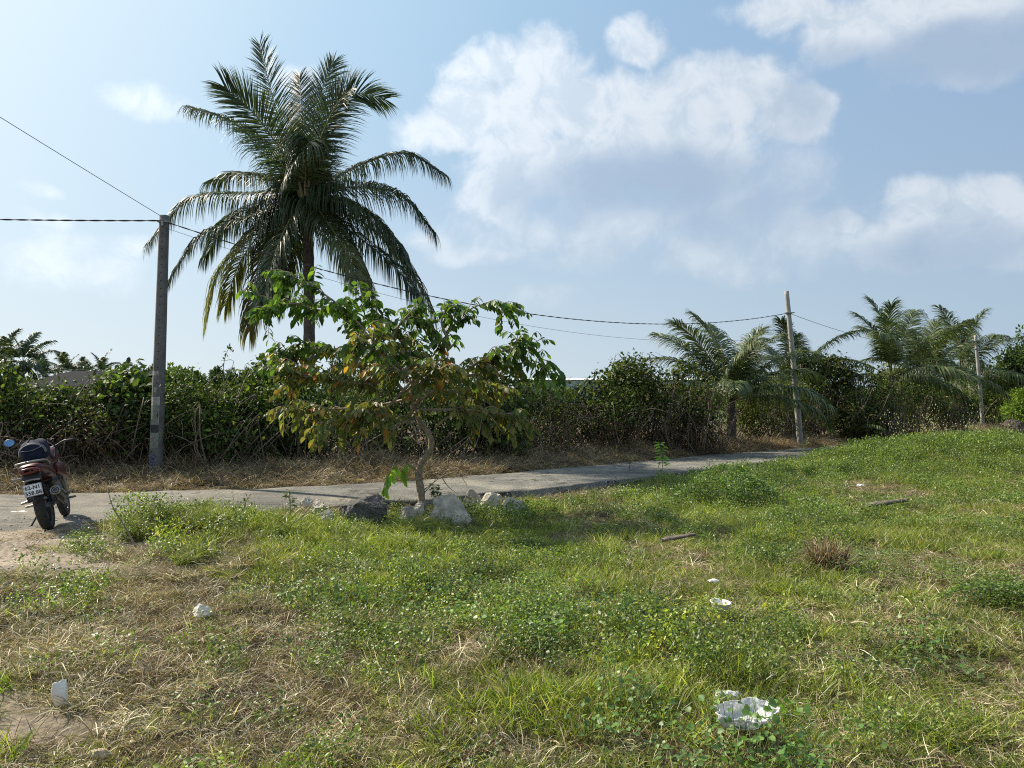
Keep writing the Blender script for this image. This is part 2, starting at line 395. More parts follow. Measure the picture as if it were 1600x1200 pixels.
def build_road():
    xs = np.concatenate([np.geomspace(60, 14.2, 20)*-1, np.arange(-14, 26, .12), np.geomspace(26.2, 90, 25)])
    k = 18
    yn = Yn(xs); yf = Yf(xs)
    # soften the polyline corners
    ker = np.hanning(9); ker /= ker.sum()
    yn = np.convolve(np.pad(yn, 4, mode='edge'), ker, 'valid'); yf = np.convolve(np.pad(yf, 4, mode='edge'), ker, 'valid')
    yn = yn+(fbm(xs*2.2, xs*0, 5, 5)-.5)*np.where(xs < -3.4, 2.2, np.where(xs < 1.2, .55, .12))+(vn(xs*9, xs*0, 6)-.5)*.05
    yf = yf+(fbm(xs*1.7, xs*0, 15, 5)-.5)*.5
    t = np.linspace(0, 1, k)
    Y = yn[:,None]*(1-t)+yf[:,None]*t; X = np.repeat(xs[:,None], k, 1)
    Z = .004+.012*(1-(2*t-1)**2)[None]+(fbm(X*1.3, Y*1.3, 31)-.5)*.03*np.minimum(1, 4*t*(1-t))[None]
    Z[:,0] -= 0; 
    V = np.stack([X, Y, Z], -1)
    lo0 = V[:,0].copy(); lo0[:,2] = -.32; lo1 = V[:,-1].copy(); lo1[:,2] = -.1
    lo0[:,1] -= .02+.05*vn(xs*5, xs*0, 77)
    G = np.concatenate([lo0[:,None], V, lo1[:,None]], 1); n, kk = G.shape[:2]
    idx = np.arange(n*kk).reshape(n, kk)
    F = np.stack([idx[:-1,:-1], idx[1:,:-1], idx[1:,1:], idx[:-1,1:]], -1).reshape(-1, 4)
    me = np_mesh('road', G.reshape(-1,3), F)
    m = new_mat('worn_concrete_road'); nt = m.node_tree; N = nt.nodes; L = nt.links
    out = N.new('ShaderNodeOutputMaterial'); p = N.new('ShaderNodeBsdfPrincipled'); L.new(p.outputs[0], out.inputs[0])
    p.inputs['Roughness'].default_value = .9; p.inputs['Specular IOR Level'].default_value = .25
    g = N.new('ShaderNodeNewGeometry')
    def noi(s, d=8, r=.65):
        n = N.new('ShaderNodeTexNoise'); n.inputs['Scale'].default_value = s; n.inputs['Detail'].default_value = d; n.inputs['Roughness'].default_value = r
        L.new(g.outputs['Position'], n.inputs['Vector']); return n.outputs['Fac']
    def ramp(f, els):
        r = N.new('ShaderNodeValToRGB'); L.new(f, r.inputs[0]); e = r.color_ramp.elements
        e[0].position, e[0].color = els[0][0], (*els[0][1], 1); e[1].position, e[1].color = els[-1][0], (*els[-1][1], 1)
        for q, c in els[1:-1]: x = e.new(q); x.color = (*c, 1)
        return r.outputs[0]
    c1 = ramp(noi(1.1), [(.3, (.105,.102,.09)), (.5, (.16,.155,.138)), (.7, (.24,.23,.20))])
    c2 = ramp(noi(38, 6, .8), [(.36, (.25,.25,.25)), (.5, (1,1,1)), (.64, (1.9,1.85,1.7))])
    mu = N.new('ShaderNodeMix'); mu.data_type = 'RGBA'; mu.blend_type = 'MULTIPLY'; mu.inputs[0].default_value = .95
    L.new(c1, mu.inputs[6]); L.new(c2, mu.inputs[7])
    vo = N.new('ShaderNodeTexVoronoi'); vo.feature = 'DISTANCE_TO_EDGE'; vo.inputs['Scale'].default_value = .55
    wn = N.new('ShaderNodeTexNoise'); wn.inputs['Scale'].default_value = 2.5; wn.inputs['Detail'].default_value = 6; L.new(g.outputs['Position'], wn.inputs['Vector'])
    wa = N.new('ShaderNodeVectorMath'); wa.operation = 'ADD'; L.new(g.outputs['Position'], wa.inputs[0]); L.new(wn.outputs['Color'], wa.inputs[1]); L.new(wa.outputs[0], vo.inputs['Vector'])
    ck = ramp(vo.outputs['Distance'], [(.004, (.35,.33,.3)), (.018, (1,1,1))])
    pt = ramp(noi(.45, 3, .5), [(.42, (.72,.72,.74)), (.47, (1,1,1)), (.56, (1,1,1)), (.62, (1.3,1.25,1.15))])
    mv = N.new('ShaderNodeVectorMath'); mv.operation = 'MULTIPLY'; L.new(ck, mv.inputs[0]); L.new(pt, mv.inputs[1])
    mw = N.new('ShaderNodeVectorMath'); mw.operation = 'MULTIPLY'; L.new(mu.outputs[2], mw.inputs[0]); L.new(mv.outputs[0], mw.inputs[1])
    # gravelly, dusty at the left where it meets the track
    sp = N.new('ShaderNodeSeparateXYZ'); L.new(g.outputs['Position'], sp.inputs[0])
    dm = N.new('ShaderNodeMapRange'); L.new(sp.outputs[0], dm.inputs[0]); dm.inputs[1].default_value = -3.4; dm.inputs[2].default_value = -6.5
    ad = N.new('ShaderNodeMath'); ad.operation = 'MULTIPLY'; L.new(dm.outputs[0], ad.inputs[0])
    L.new(ramp(noi(2.3, 6), [(.42, (0,0,0)), (.62, (1,1,1))]), ad.inputs[1])
    m2 = N.new('ShaderNodeMix'); m2.data_type = 'RGBA'; L.new(ad.outputs[0], m2.inputs[0]); L.new(mw.outputs[0], m2.inputs[6])
    m2.inputs[7].default_value = (.235,.205,.165,1)
    L.new(m2.outputs[2], p.inputs['Base Color'])
    b = N.new('ShaderNodeBump'); b.inputs['Strength'].default_value = .8; b.inputs['Distance'].default_value = .025
    L.new(noi(30, 10, .75), b.inputs['Height']); L.new(b.outputs[0], p.inputs['Normal'])
    o = link('road', me, m); tag(o, kind='structure')
build_road()

# ------------------------------------------------------------------ palms
def frond_geo(buf, path, Lmax, nl, rng, cols, droop=.55, up=(0,0,1), r0=.028, wid=.042, start=.2, tipcol=None, splay=1.0):
    P = spline(path, 26); n = len(P)
    t = np.linspace(0, 1, n)
    tube(buf, P, r0*(1-t)**.8+.005, 5, (.20,.19,.07))
    T = nrm(np.gradient(P, axis=0)); up = np.array(up, float)
    tt = np.linspace(start, .995, nl)+(rng.random(nl)-.5)*.006
    tt = np.clip(tt, 0, 1)
    pos = np.stack([np.interp(tt, t, P[:,k]) for k in range(3)], -1)
    Tx = nrm(np.stack([np.interp(tt, t, T[:,k]) for k in range(3)], -1))
    side = nrm(np.cross(Tx, up[None])); 
    # keep side stable where the rachis points straight up
    for i in range(1, nl):
        if np.dot(side[i], side[i-1]) < 0: side[i] = -side[i]
    nn = np.cross(side, Tx)
    prof = np.interp(tt, [0,.15,.4,.7,.9,1], [.55,.85,1.,.93,.78,.5])
    for sg in (-1, 1):
        phi = np.interp(tt, [0,.5,1], [.25,.55,1.15])+rng.normal(0, .07, nl)
        d = side*sg*np.cos(phi)[:,None]*splay+Tx*np.sin(phi)[:,None]+nn*.18
        d = nrm(d+rng.normal(0, .05, (nl,3)))
        Ln = Lmax*prof*(.82+.36*rng.random(nl))
        gaps = rng.random(nl) > .04
        seg = 4; pts = [pos]; cur = pos.copy(); dd = d.copy()
        for k in range(seg):
            cur = cur+dd*(Ln/seg)[:,None]; pts.append(cur.copy())
            dd = nrm(dd+np.array([0,0,-1.])*(droop*(.45+.4*k)*(.7+.6*rng.random(nl)))[:,None])
        pts = np.stack(pts, 1)                          # nl,5,3
        wv = nrm(np.cross(d, nn+rng.normal(0, .35, (nl,3))))
        w = np.array([.5, 1, .95, .6, .04])*wid*.5
        A = pts+wv[:,None]*w[None,:,None]; B = pts-wv[:,None]*w[None,:,None]
        V = np.stack([A, B], 2)                        # nl,5,2,3
        V = V[gaps]; m = len(V)
        base = (np.arange(m)*10)[:,None]
        F = np.concatenate([np.stack([base+2*k, base+2*k+1, base+2*k+3, base+2*k+2], -1) for k in range(seg)], 1).reshape(-1, 4)
        c = pick(cols, m, rng, .25)
        if tipcol is not None:
            f = sstep(tt[gaps], .35, .9)[:,None]*(.5+.5*rng.random((m,1))); c = c*(1-f)+np.array(tipcol)*f
        c = np.repeat(c, 10, axis=0)
        buf.add(V.reshape(-1, 3), F, c)
PG = [(.034,.06,.022),(.046,.075,.026),(.026,.045,.018),(.07,.09,.035)]
PGL = [(.06,.095,.03),(.10,.135,.045),(.04,.065,.024),(.15,.17,.07)]
def palm_trunk(root, base, top, r0, r1, name='trunk'):
    b = Buf(); n = 60
    P = spline([base, (np.array(base)*.5+np.array(top)*.5)+np.array([.06,.03,0]), top], n)
    rr = np.linspace(r0, r1, n)*(1+.05*((np.arange(n)%3)==0)); rr[0] *= 1.35; rr[1] *= 1.2
    tube(b, P, rr, 12)
    return buf_obj(name, b, M_palmbark, root, True)
def main_palm():
    rng = np.random.default_rng(11)
    Y0 = 22.0; cr = px(480, 306, Y0); base = px(479, 700, Y0); base.z = float(gz(base.x, Y0))-.05
    root = empty('coconut_palm', base)
    tag(root, 'tall coconut palm with full crown of dark drooping fronds behind the hedge', 'palm tree')
    L3 = lambda v: Vector(v)-base
    palm_trunk(root, (0,0,0), tuple(L3(cr)), .175, .15)
    # fronds: picture track from the crown, +1 leans away from the viewer, -1 toward
    fr = [
     ([(474,285),(450,225),(428,160),(405,68)], .5, 1, .12, None, 1.0),
     ([(470,290),(432,225),(395,175),(350,135)], .6, -1, .25, None, 1.0),
     ([(466,292),(420,243),(368,193),(298,168)], .8, 1, .45, None, 1.0),
     ([(477,285),(474,220),(471,165),(468,118)], .8, 1, .15, None, .8),
     ([(482,285),(486,220),(500,150),(521,96)], .4, 1, .15, None, .9),
     ([(484,288),(505,220),(545,150),(602,155)], .5, 1, .3, None, 1.0),
     ([(482,288),(498,225),(525,165),(548,140)], .9, -1, .2, None, .9),
     ([(478,290),(478,238),(484,222),(452,272)], .9, -1, .35, None, 1.0),
     ([(494,298),(560,259),(632,240),(691,271)], .2, 1, .75, None, .9),
     ([(497,300),(560,292),(625,305),(676,361)], .3, -1, .9, None, .9),
     ([(492,318),(575,352),(640,420),(676,488)], .3, 1, .85, None, .9),
     ([(494,322),(560,370),(620,420),(655,470)], .6, -1, .85, None, .9),
     ([(462,300),(420,278),(375,272),(331,284)], .9, 1, .5, None, .9),
     ([(462,300),(400,303),(300,310),(234,378)], .3, 1, 1.0, None, .9),
     ([(464,306),(400,335),(318,365),(266,437)], .3, -1, .8, None, .95),
     ([(466,310),(410,350),(345,420),(324,500)], .5, -1, .6, (.36,.36,.03), .9),
     ([(468,312),(425,380),(400,460),(390,518)], .6, 1, .6, (.22,.22,.08), .7),
     ([(470,312),(440,370),(420,430),(412,478)], .9, -1, .6, None, .8),
     ([(474,312),(458,360),(446,410),(442,455)], .95, 1, .6, None, .8),
     ([(490,314),(530,365),(560,420),(575,458)], .7, 1, .6, None, .8),
     ([(468,312),(420,350),(375,410),(352,478)], .4, 1, .6, (.20,.21,.05), .9),
     ([(470,314),(445,370),(432,425),(430,476)], .6, 1, .5, None, .85),
     ([(494,310),(560,325),(615,372),(642,425)], .6, -1, .8, None, .9),
     ([(464,303),(410,318),(355,345),(322,400)], .7, 1, .8, None, .9),
     ([(486,312),(520,360),(545,400),(557,438)], .85, -1, .6, (.14,.15,.05), .8),
     ([(490,306),(540,315),(590,345),(618,390)], .9, 1, .7, None, .8),
    ]
    for (tr, dep, sg, dr, tip, spl) in fr:
        pl = sum(math.hypot(tr[i+1][0]-tr[i][0], tr[i+1][1]-tr[i][1]) for i in range(3))/FPX*Y0
        Lt = 4.5; dy = math.sqrt(max(Lt*Lt-pl*pl, .2))*sg*.75
        pts = [Vector((0,0,0))+L3(cr)*.985]
        for i, q in enumerate(tr):
            f = (i+.25)/3.25
            Yq = Y0+dy*f*(1-.2*f)
            # keep the apparent size honest for the added depth
            p = px(q[0], q[1], Yq); pts.append(L3(p))
        b = Buf()
        back = Vector((0, .0, 1.0))
        vert = abs(tr[-1][1]-tr[0][1]) > 1.1*abs(tr[-1][0]-tr[0][0]) and tr[-1][1] < tr[0][1]
        upv = (0, 1 if sg > 0 else -1, .35) if vert else (.0, -.25*sg, 1)
        if tr[-1][1] > tr[0][1]+120: upv = ((tr[-1][0]-tr[0][0])*.006, -.5 if sg < 0 else .4, .6)
        frond_geo(b, [tuple(p) for p in pts], 1.06 if vert else 1.22, 172, rng, PG, dr*.6 if vert else dr*1.7+.3, upv, wid=.029 if vert else .034, tipcol=tip, splay=spl)
        o = buf_obj('frond', b, M_palm, root)
        if tip == (.36,.36,.03): o['label'] = 'lower frond with yellowing tip'
    # leaf bases and a flower sheath
    b = Buf()
    for i in range(14):
        a = i*2.4; c = np.array(L3(cr)); q = c+np.array([math.cos(a)*.32, math.sin(a)*.32, .25+.3*rng.random()])
        tube(b, [c+np.array([math.cos(a)*.1, math.sin(a)*.1, -.45]), c+np.array([math.cos(a)*.2, math.sin(a)*.2, -.05]), q], [.075,.06,.035], 6)
    buf_obj('leaf_bases', b, mat('palm_sheath', (.12,.10,.05), (.24,.21,.11), 8, .8), root)
    b = Buf()
    for i in range(5):
        a = -1.4+i*.5; c = np.array(L3(cr))+np.array([math.sin(a)*.24, -abs(math.cos(a))*.24, -.42-.05*(i%2)])
        P = spline([c+np.array([0,0,.12]), c, c-np.array([0,0,.13])], 7); tube(b, P, [.01,.06,.085,.095,.085,.06,.01], 9)
    buf_obj('coconut_cluster', b, mat('coconut_husk', (.14,.15,.04), (.24,.20,.08), 6, .5), root, True)
main_palm()

def std_frond(rng, L, elev, droop_curve, Lmax, nl, cols, dr, wid=.05, tip=None):
    """one frond in local space leaving along +X"""
    b = Buf(); pts = []; p = np.array([0.,0,0]); e = elev
    for i in range(6):
        pts.append(tuple(p)); p = p+np.array([math.cos(e), 0, math.sin(e)])*L/5; e -= droop_curve*(.6+.25*i)
    up = (-math.sin(elev)*.9, 0, math.cos(elev)+.15)
    frond_geo(b, pts, Lmax, nl, rng, cols, dr, up, r0=.022, wid=wid, tipcol=tip)
    return b
PALM_CACHE = {}
def gen_palm(name, base, trunk_h, L, nf, label, group=None, seed=0, nl=56, cols=PG, emin=-.5, emax=1.45, wid=.055, tr=.15, az0=0, cat='palm tree', mat_=None, lean=(0,0)):
    rng = np.random.default_rng(seed)
    base = Vector(base); root = empty(name, base, az0)
    tag(root, label, cat, group)
    top = np.array([lean[0], lean[1], trunk_h])
    if trunk_h > .05: palm_trunk(root, (0,0,-.1), tuple(top), tr*1.15, tr*.8)
    key = (round(L,1), nl, cols is PG)
    if key not in PALM_CACHE:
        el = np.linspace(emax, emin, 7); PALM_CACHE[key] = []
        for j, e in enumerate(el):
            b = std_frond(rng, L*(1-.12*(j == 0)), e, .13+.10*math.cos(e), L*.27, int(nl*1.8), cols, .5+.55*(1-e/1.5), wid*.72)
            me = b.mesh('frond'); me.materials.append(mat_ or M_palm); PALM_CACHE[key].append(me)
    for i in range(nf):
        f = i/max(nf-1, 1); j = min(6, int(f*7)); me = PALM_CACHE[key][j]
        o = bpy.data.objects.new('frond', me); C.objects.link(o); o.parent = root; o.location = top
        s = .85+.3*rng.random(); o.scale = (s, s, s)
        o.rotation_euler = ((rng.random()-.5)*.7, (rng.random()-.5)*.25, i*2.39996+rng.random()*.5)
    return root
def gbase(x, Y): X = (x-800)/FPX*Y; return (X, Y, float(gz(X, Y))-.03)
gen_palm('young_coconut_palm', gbase(1142, 26.2), 1.6, 3.5, 20, 'young coconut palm with arching fronds just left of the leaning pale pole', None, 31, 62, PGL, .1, 1.4, .05, .16, az0=.4)
gen_palm('coconut_palm', gbase(1238, 33), 2.3, 3.2, 14, 'coconut palm with dark fronds half hidden behind the leaning pale pole', 'coconut palms above the right hedge', 32, 56, PG, -.5, 1.4, .055, az0=1.0)
gen_palm('coconut_palm', gbase(1393, 32), 2.6, 3.6, 13, 'tallest palm of the right hand row with one spear frond rising highest', 'coconut palms above the right hedge', 33, 62, PGL, .05, 1.45, .05, az0=2.0)
gen_palm('coconut_palm', gbase(1442, 37), 2.7, 3.2, 13, 'coconut palm with pale arching fronds between its taller and its lighter neighbour', 'coconut palms above the right hedge', 34, 56, PGL, .05, 1.4, .055, az0=.3)
gen_palm('coconut_palm', gbase(1502, 45), 3.2, 4.4, 13, 'lighter green coconut palm with spreading fronds beside the farthest utility pole', 'coconut palms above the right hedge', 35, 62, PGL, .05, 1.4, .05, az0=2.5)
gen_palm('coconut_palm', gbase(1330, 30), .3, 1.5, 6, 'small low palm seedling poking out of the dark bush', None, 36, 30, PGL, -.4, 1.1, .04, .05, az0=.2)
for i, (x, Y, h, L, lb) in enumerate([
    (8, 95, 6.6, 4.4, 'far palm at the left edge of the picture, above the hedge'),
    (36, 92, 6.2, 4.2, 'far palm with drooping right fronds, second from the left edge'),
    (72, 120, 5.4, 4.4, 'low far palm rising behind the left end of the grey roof'),
    (104, 125, 6.2, 4.4, 'far palm above the middle of the grey roof, with thin upright fronds'),
    (127, 130, 5.6, 4.4, 'far palm just right of the middle of the grey roof'),
    (158, 125, 6.0, 4.4, 'far palm above the right end of the grey roof'),
    (146, 140, 5.2, 4.4, 'faint low palm crowded behind the right end of the grey roof'),
    (232, 130, 5.0, 4.2, 'far palm top beside the left utility pole')]):
    gen_palm('coconut_palm', gbase(x, Y), h, L, 15, lb, 'far palms on the left skyline', 50+i, 26, PG, -.7, 1.4, .16, .2, az0=i*1.3)

# ------------------------------------------------------------------ bushes of the hedge
HG = [(.036,.064,.014),(.052,.088,.018),(.10,.145,.028),(.020,.036,.010)]
HB = [(.06,.048,.024),(.10,.068,.038),(.035,.032,.018),(.17,.12,.07)]
HY = [(.12,.17,.03),(.17,.20,.04),(.09,.14,.03)]
def bush(name, x, Y, wpx, toppx, label, n=6500, green=HG, brown=.35, seed=0, leaf=.085, depth=1.3, shoots=5, cat='bush', group='bushes of the overgrown hedge', twigs=75, foot=True, lumps=11):
    rng = np.random.default_rng(seed)
    k_ = rng.uniform(.7,1.35); green = [(a*k_*rng.uniform(.9,1.25), b_*k_, c_*k_) for a, b_, c_ in green]
    Y = Y-(1.35 if x < 700 else 1.1 if x < 1100 else .7); n = int(n*1.4); toppx += ((seed*7) % 5-2)*5
    bx, by, bz = gbase(x, Y); w = wpx/FPX*Y; H = CAMH+(HOR-toppx)/FPX*Y-bz
    root = empty(name, (bx, by, bz)); tag(root, label, cat, group)
    # lumps filling an arch-shaped volume
    cen = []; 
    for i in range(lumps):
        u = rng.uniform(-1, 1); hh = rng.uniform(.12, 1)
        r = rng.uniform(.34, .64)*min(1, H/2.2)*1.0
        cap = math.sqrt(max(0, 1-(abs(u))**3*.55))
        z = hh*(H-r*.8)*cap
        cen.append((u*(w*.5-r*.3), rng.uniform(-depth, depth)*.6-(1-hh)*.3, max(z, r*.5), r))
    cen.append((rng.uniform(-.2,.2)*w, 0, H-.42, .42))
    for _ in range(3): cen.append((rng.uniform(-.5,.5)*w, rng.uniform(-.3,.3), H*rng.uniform(.84,1.07)-.2, rng.uniform(.14,.26)))
    cen = np.array(cen)
    # leaves on the lumps' skins and through the volume
    i = rng.choice(len(cen), n, p=cen[:,3]**2/np.sum(cen[:,3]**2))
    d = rdir(n, rng); r = cen[i,3]*(1+rng.normal(0, .16, n)+(rng.random(n) < .12)*rng.random(n)*.5)
    pos = cen[i,:3]+d*r[:,None]*np.array([1.15,1,1])
    pos += rng.normal(0, .03, pos.shape)
    # hanging curtain of stuff in front filling holes
    m = int(n*.42); q = np.stack([rng.uniform(-.55,.55,m)*w, rng.normal(0, depth*.35, m), rng.random(m)**1.1*H*.9], -1); pos = np.vstack([pos, q]); d = np.vstack([d, rdir(m, rng)])
    k = pos[:,2] > .03; pos = pos[k]; d = d[k]; nn = len(pos)
    ax = nrm(d*.6+rdir(nn, rng)*.8+np.array([0,0,-.35])); no = nrm(d+rdir(nn, rng)*.7+np.array([0,0,.7]))
    hz = pos[:,2]/H
    c = pick(green, nn, rng, .3); bb = pick(HB, nn, rng, .35)
    isb = rng.random(nn) < brown*np.interp(hz+(fbm(pos[:,0]*1.5+bx, pos[:,2]*1.5, 4)-.5)*.7, [.1,.35,.75,1.], [2.6,1.6,.35,.05])
    c[isb] = bb[isb]
    sz = leaf*(.5+1.0*rng.random(nn)**1.5)*(.8, 1.0, 1.22)[seed % 3]; sz[isb] *= .8
    b = Buf(); leaves(b, pos, ax, no, sz, sz*np.where(isb, .42, .62), c, LEAF_SMALL)
    buf_obj('foliage', b, M_hedge, root)
    # woody stems, twigs and long whips
    b = Buf()
    for j in range(twigs):
        s = np.array([rng.uniform(-.5,.5)*w, rng.uniform(-.7,.3)*depth, 0]); e = cen[rng.integers(len(cen))][:3]+rng.normal(0,.25,3)
        if rng.random() < .55: e = s+np.array([rng.normal(0,.6), rng.normal(-.1,.3), rng.uniform(.3,.75)*H])
        mid = (s+e)/2+rng.normal(0,.14,3)+np.array([0,-.12,.1])
        P = spline([s, mid, e, e+rng.normal(0,.22,3)+np.array([0,-.05,-.1])], 12)
        g = rng.uniform(.5,1.3); tube(b, P, np.linspace(rng.uniform(.008,.022), .004, 12), 4, np.array([1,1,1])*g)
    for j in range(shoots):
        e = cen[rng.integers(len(cen))]; s = e[:3].copy(); s[2] = max(s[2], H*.72)
        tip = s+np.array([rng.normal(0,.3), rng.normal(0,.2), rng.uniform(.3,.7)])
        P = spline([s, (s+tip)/2+rng.normal(0,.06,3), tip, tip+np.array([rng.normal(0,.14), 0, -.05])], 10)
        nl = 14; t = np.linspace(.3, 1, nl); pp = np.stack([np.interp(t, np.linspace(0,1,10), P[:,q]) for q in range(3)], -1)
        aa = nrm(rdir(nl, rng)+np.array([0,0,-.1])); 
        bb2 = Buf(); tube(bb2, P, np.linspace(.008,.003,10), 4, (.08,.10,.03)); leaves(bb2, pp, aa, nrm(rdir(nl,rng)*.5+np.array([0,0,1])), leaf*1.5*(1-.4*t), leaf*.6, pick(green, nl, rng), LEAF_SMALL)
        so_ = buf_obj('shoot', bb2, M_hedge, root)
    buf_obj('stems', b, M_twig, root)
    return root
bush('bush', -40, 17.2, 150, 566, 'dark leafy bush at the left edge, behind the parked motorcycle', 6000, seed=101, shoots=4)
bush('bush', 45, 17.0, 120, 606, 'brownish green bush under the left end of the grey roof', 6200, seed=102, brown=.5, shoots=3)
bush('bush', 130, 17.2, 130, 608, 'olive tangled bush under the right end of the grey roof', 6800, seed=103, green=HG+HY[:1], brown=.55, shoots=2)
bush('tall_shrub', 203, 17.6, 66, 572, 'narrow shrub with a long leafy shoot, left of the near utility pole', 4200, seed=104, shoots=3, leaf=.11)
bush('bush', 290, 17.6, 140, 592, 'glossy dark green bush right behind the near utility pole', 7000, seed=105, brown=.3, shoots=4)
bush('bush', 380, 18.2, 110, 610, 'shaded bush between the near pole and the palm trunk', 5600, seed=106, brown=.25)
bush('tall_shrub', 437, 19.6, 100, 552, 'tall rounded shrub close left of the coconut palm trunk', 6600, seed=107, green=HG, brown=.12, leaf=.1, shoots=5)
bush('bush', 520, 19.0, 140, 592, 'low leafy bush at the foot of the tall coconut palm', 6000, seed=108, brown=.3)
bush('bush', 640, 20.0, 150, 604, 'bush seen through the small tree crown, left of its trunk', 6000, seed=109, brown=.35)
bush('bush', 745, 21.0, 130, 594, 'dark bush seen beneath the right side of the small tree', 6000, seed=110, brown=.3, green=HG)
bush('bush', 830, 22.2, 120, 598, 'bright topped bush in front of the long pale factory roof', 5600, seed=111, brown=.4, green=HG+HY[:1])
bush('bush', 915, 23.2, 130, 584, 'thick green bush with reddish dry vines, in the middle of the hedge', 6800, seed=112, brown=.45, green=HG+HY[:1])
bush('bush', 1015, 24.4, 160, 568, 'highest vine topped bush of the middle hedge', 8000, seed=113, brown=.45, green=HG+HY[:1], shoots=7)
bush('bush', 1085, 25.2, 90, 588, 'brown dry stemmed bush close left of the young coconut palm', 4600, seed=114, brown=.8)
bush('bush', 1195, 30.4, 120, 596, 'light green bush between the young palm and the leaning pole', 5000, seed=115, brown=.25, green=HG+HY)
bush('bush', 1305, 31.4, 160, 558, 'big dark rounded bush right of the leaning pale pole', 8500, seed=116, brown=.22, shoots=8, depth=1.6)
bush('bush', 1375, 31.2, 120, 580, 'blackish bush below the tallest right hand palm', 6000, seed=117, brown=.3)
bush('bush', 1450, 34, 120, 588, 'dry brown footed bush below the pair of middle palms', 5600, seed=118, brown=.55)
bush('bush', 1530, 45, 90, 612, 'leafy bush below the farthest utility pole', 4600, seed=119, brown=.15, green=HG+HY, leaf=.1)
bush('bush', 1600, 44, 110, 604, 'leafy green bush at the far right edge behind the earth heap', 4600, seed=121, brown=.1, green=HG+HY, leaf=.12)
bush('bush', 1478, 42, 90, 600, 'green bush filling the gap left of the farthest utility pole', 4200, seed=122, brown=.12, green=HG+HY, leaf=.12)
bush('bush', -170, 16.8, 150, 590, 'bush beyond the left edge of the picture', 4500, seed=120)

# ------------------------------------------------------------------ trees behind
def leafy_tree(name, x, Y, wpx, toppx, label, seed, n=5200, leaf=.16, cols=HG, group=None, trunk=.12, basepx=None, lumps=14, mat_=None, flat=1.0, cat='tree'):
    rng = np.random.default_rng(seed); bx, by, bz = gbase(x, Y)
    w = wpx/FPX*Y; H = CAMH+(HOR-toppx)/FPX*Y-bz
    zb = (CAMH+(HOR-basepx)/FPX*Y-bz) if basepx else H*.25
    root = empty(name, (bx, by, bz)); tag(root, label, cat, group)
    cen = []
    for i in range(lumps):
        d = rdir(1, rng)[0]*rng.random()**.4; r = rng.uniform(.14,.26)*min(w, (H-zb)*1.2)
        cen.append((d[0]*(w/2-r*.7), d[1]*(w/2-r*.7), (zb+H)/2+d[2]*((H-zb)/2-r*.8)*flat, r))
    cen.append((0,0,H-.2*w*.5,.2*w*.5)); cen = np.array(cen)
    b = Buf(); P = spline([(0,0,-.1),(rng.normal(0,.1),0,zb*.6),(rng.normal(0,.15),0,(zb+H)/2)], 12); tube(b, P, np.linspace(trunk, trunk*.45, 12), 8)
    for c in cen[:10]:
        s = P[rng.integers(5,11)]; tube(b, spline([s, (s+c[:3])/2+np.array([0,0,.1]), c[:3]], 8), np.linspace(trunk*.4, trunk*.1, 8), 5)
    buf_obj('trunk', b, M_bark, root, True)
    i = rng.choice(len(cen), n, p=cen[:,3]**2/np.sum(cen[:,3]**2)); d = rdir(n, rng)
    pos = cen[i,:3]+d*(cen[i,3]*(1+rng.normal(0,.2,n)))[:,None]
    k = pos[:,2] > .05; pos = pos[k]; d = d[k]; n = len(pos)
    cl = pick(cols, n, rng, .3)*(.8+.4*vn(i[k]*3.7, i[k]*1.3))[:,None]
    sz = leaf*(.6+.8*rng.random(n)); b = Buf()
    leaves(b, pos, nrm(d+rdir(n,rng)), nrm(d*.6+rdir(n,rng)*.7+np.array([0,0,.6])), sz, sz*.55, cl, LEAF_QUAD)
    buf_obj('crown', b, mat_ or M_far, root)
    return root
TG = [(.06,.10,.03),(.085,.125,.035),(.05,.08,.03)]
TL = [(.10,.15,.035),(.14,.19,.045),(.08,.12,.03)]
for k_, a_ in enumerate([
    (190, 62, 60, 572, 'rounded light green tree just left of the near utility pole, far off', TL),
    (268, 60, 70, 572, 'rounded light tree just right of the near utility pole, far off', TL),
    (300, 64, 50, 576, 'small tree with fine foliage, second right of the near pole', TG),
    (338, 85, 26, 573, 'dark spiky small tree on the skyline before the gap', TG),
    (362, 88, 34, 577, 'low round tree on the skyline left of the coconut palm', TG),
    (386, 90, 26, 575, 'small dark tree on the skyline nearest the tall shrub', TG),
    (525, 80, 46, 545, 'grey green tree standing far behind the small tree crown', TG),
    (585, 70, 70, 575, 'far tree hidden behind the middle of the small tree crown', TG),
    (700, 70, 90, 572, 'far tree behind the right part of the small tree crown', TG),
    (768, 75, 40, 580, 'far low tree showing right of the small tree crown', TG),
    (822, 105, 26, 592, 'thin pale tree in front of the long factory roof', TG)]):
    x, Y, w, t, lb, cl = a_
    leafy_tree('tree', x, Y, w, t, lb, 200+k_, 2600, .30, cl, 'far trees on the skyline', .14, lumps=10)
leafy_tree('tree', 1600, 46, 90, 512, 'tall dense tree at the right edge of the picture', 230, 7000, .2, TG, None, .2, 640)
leafy_tree('tree', 1556, 48, 80, 560, 'mid height leafy tree just right of the farthest pole', 231, 5200, .17, TG, None, .12, 660)
leafy_tree('tree', 1500, 50, 100, 575, 'leafy tree behind the lighter coconut palm', 232, 4200, .2, TG, None, .12)
leafy_tree('tree', 1600, 40, 70, 606, 'bright yellow green shrub like tree low at the right edge', 233, 4200, .13, [(.16,.24,.03),(.12,.19,.03)], None, .08, 665)
leafy_tree('tree', 1420, 48, 110, 585, 'leafy tree behind the middle palms of the row', 234, 4200, .2, TG, None, .12)
leafy_tree('tree', 1240, 45, 140, 590, 'leafy tree behind the leaning pale pole', 235, 4600, .2, TG, None, .12)
leafy_tree('tree', 1680, 44, 120, 545, 'tree beyond the right edge of the picture', 236, 4600, .2, TG, None, .14, 650)

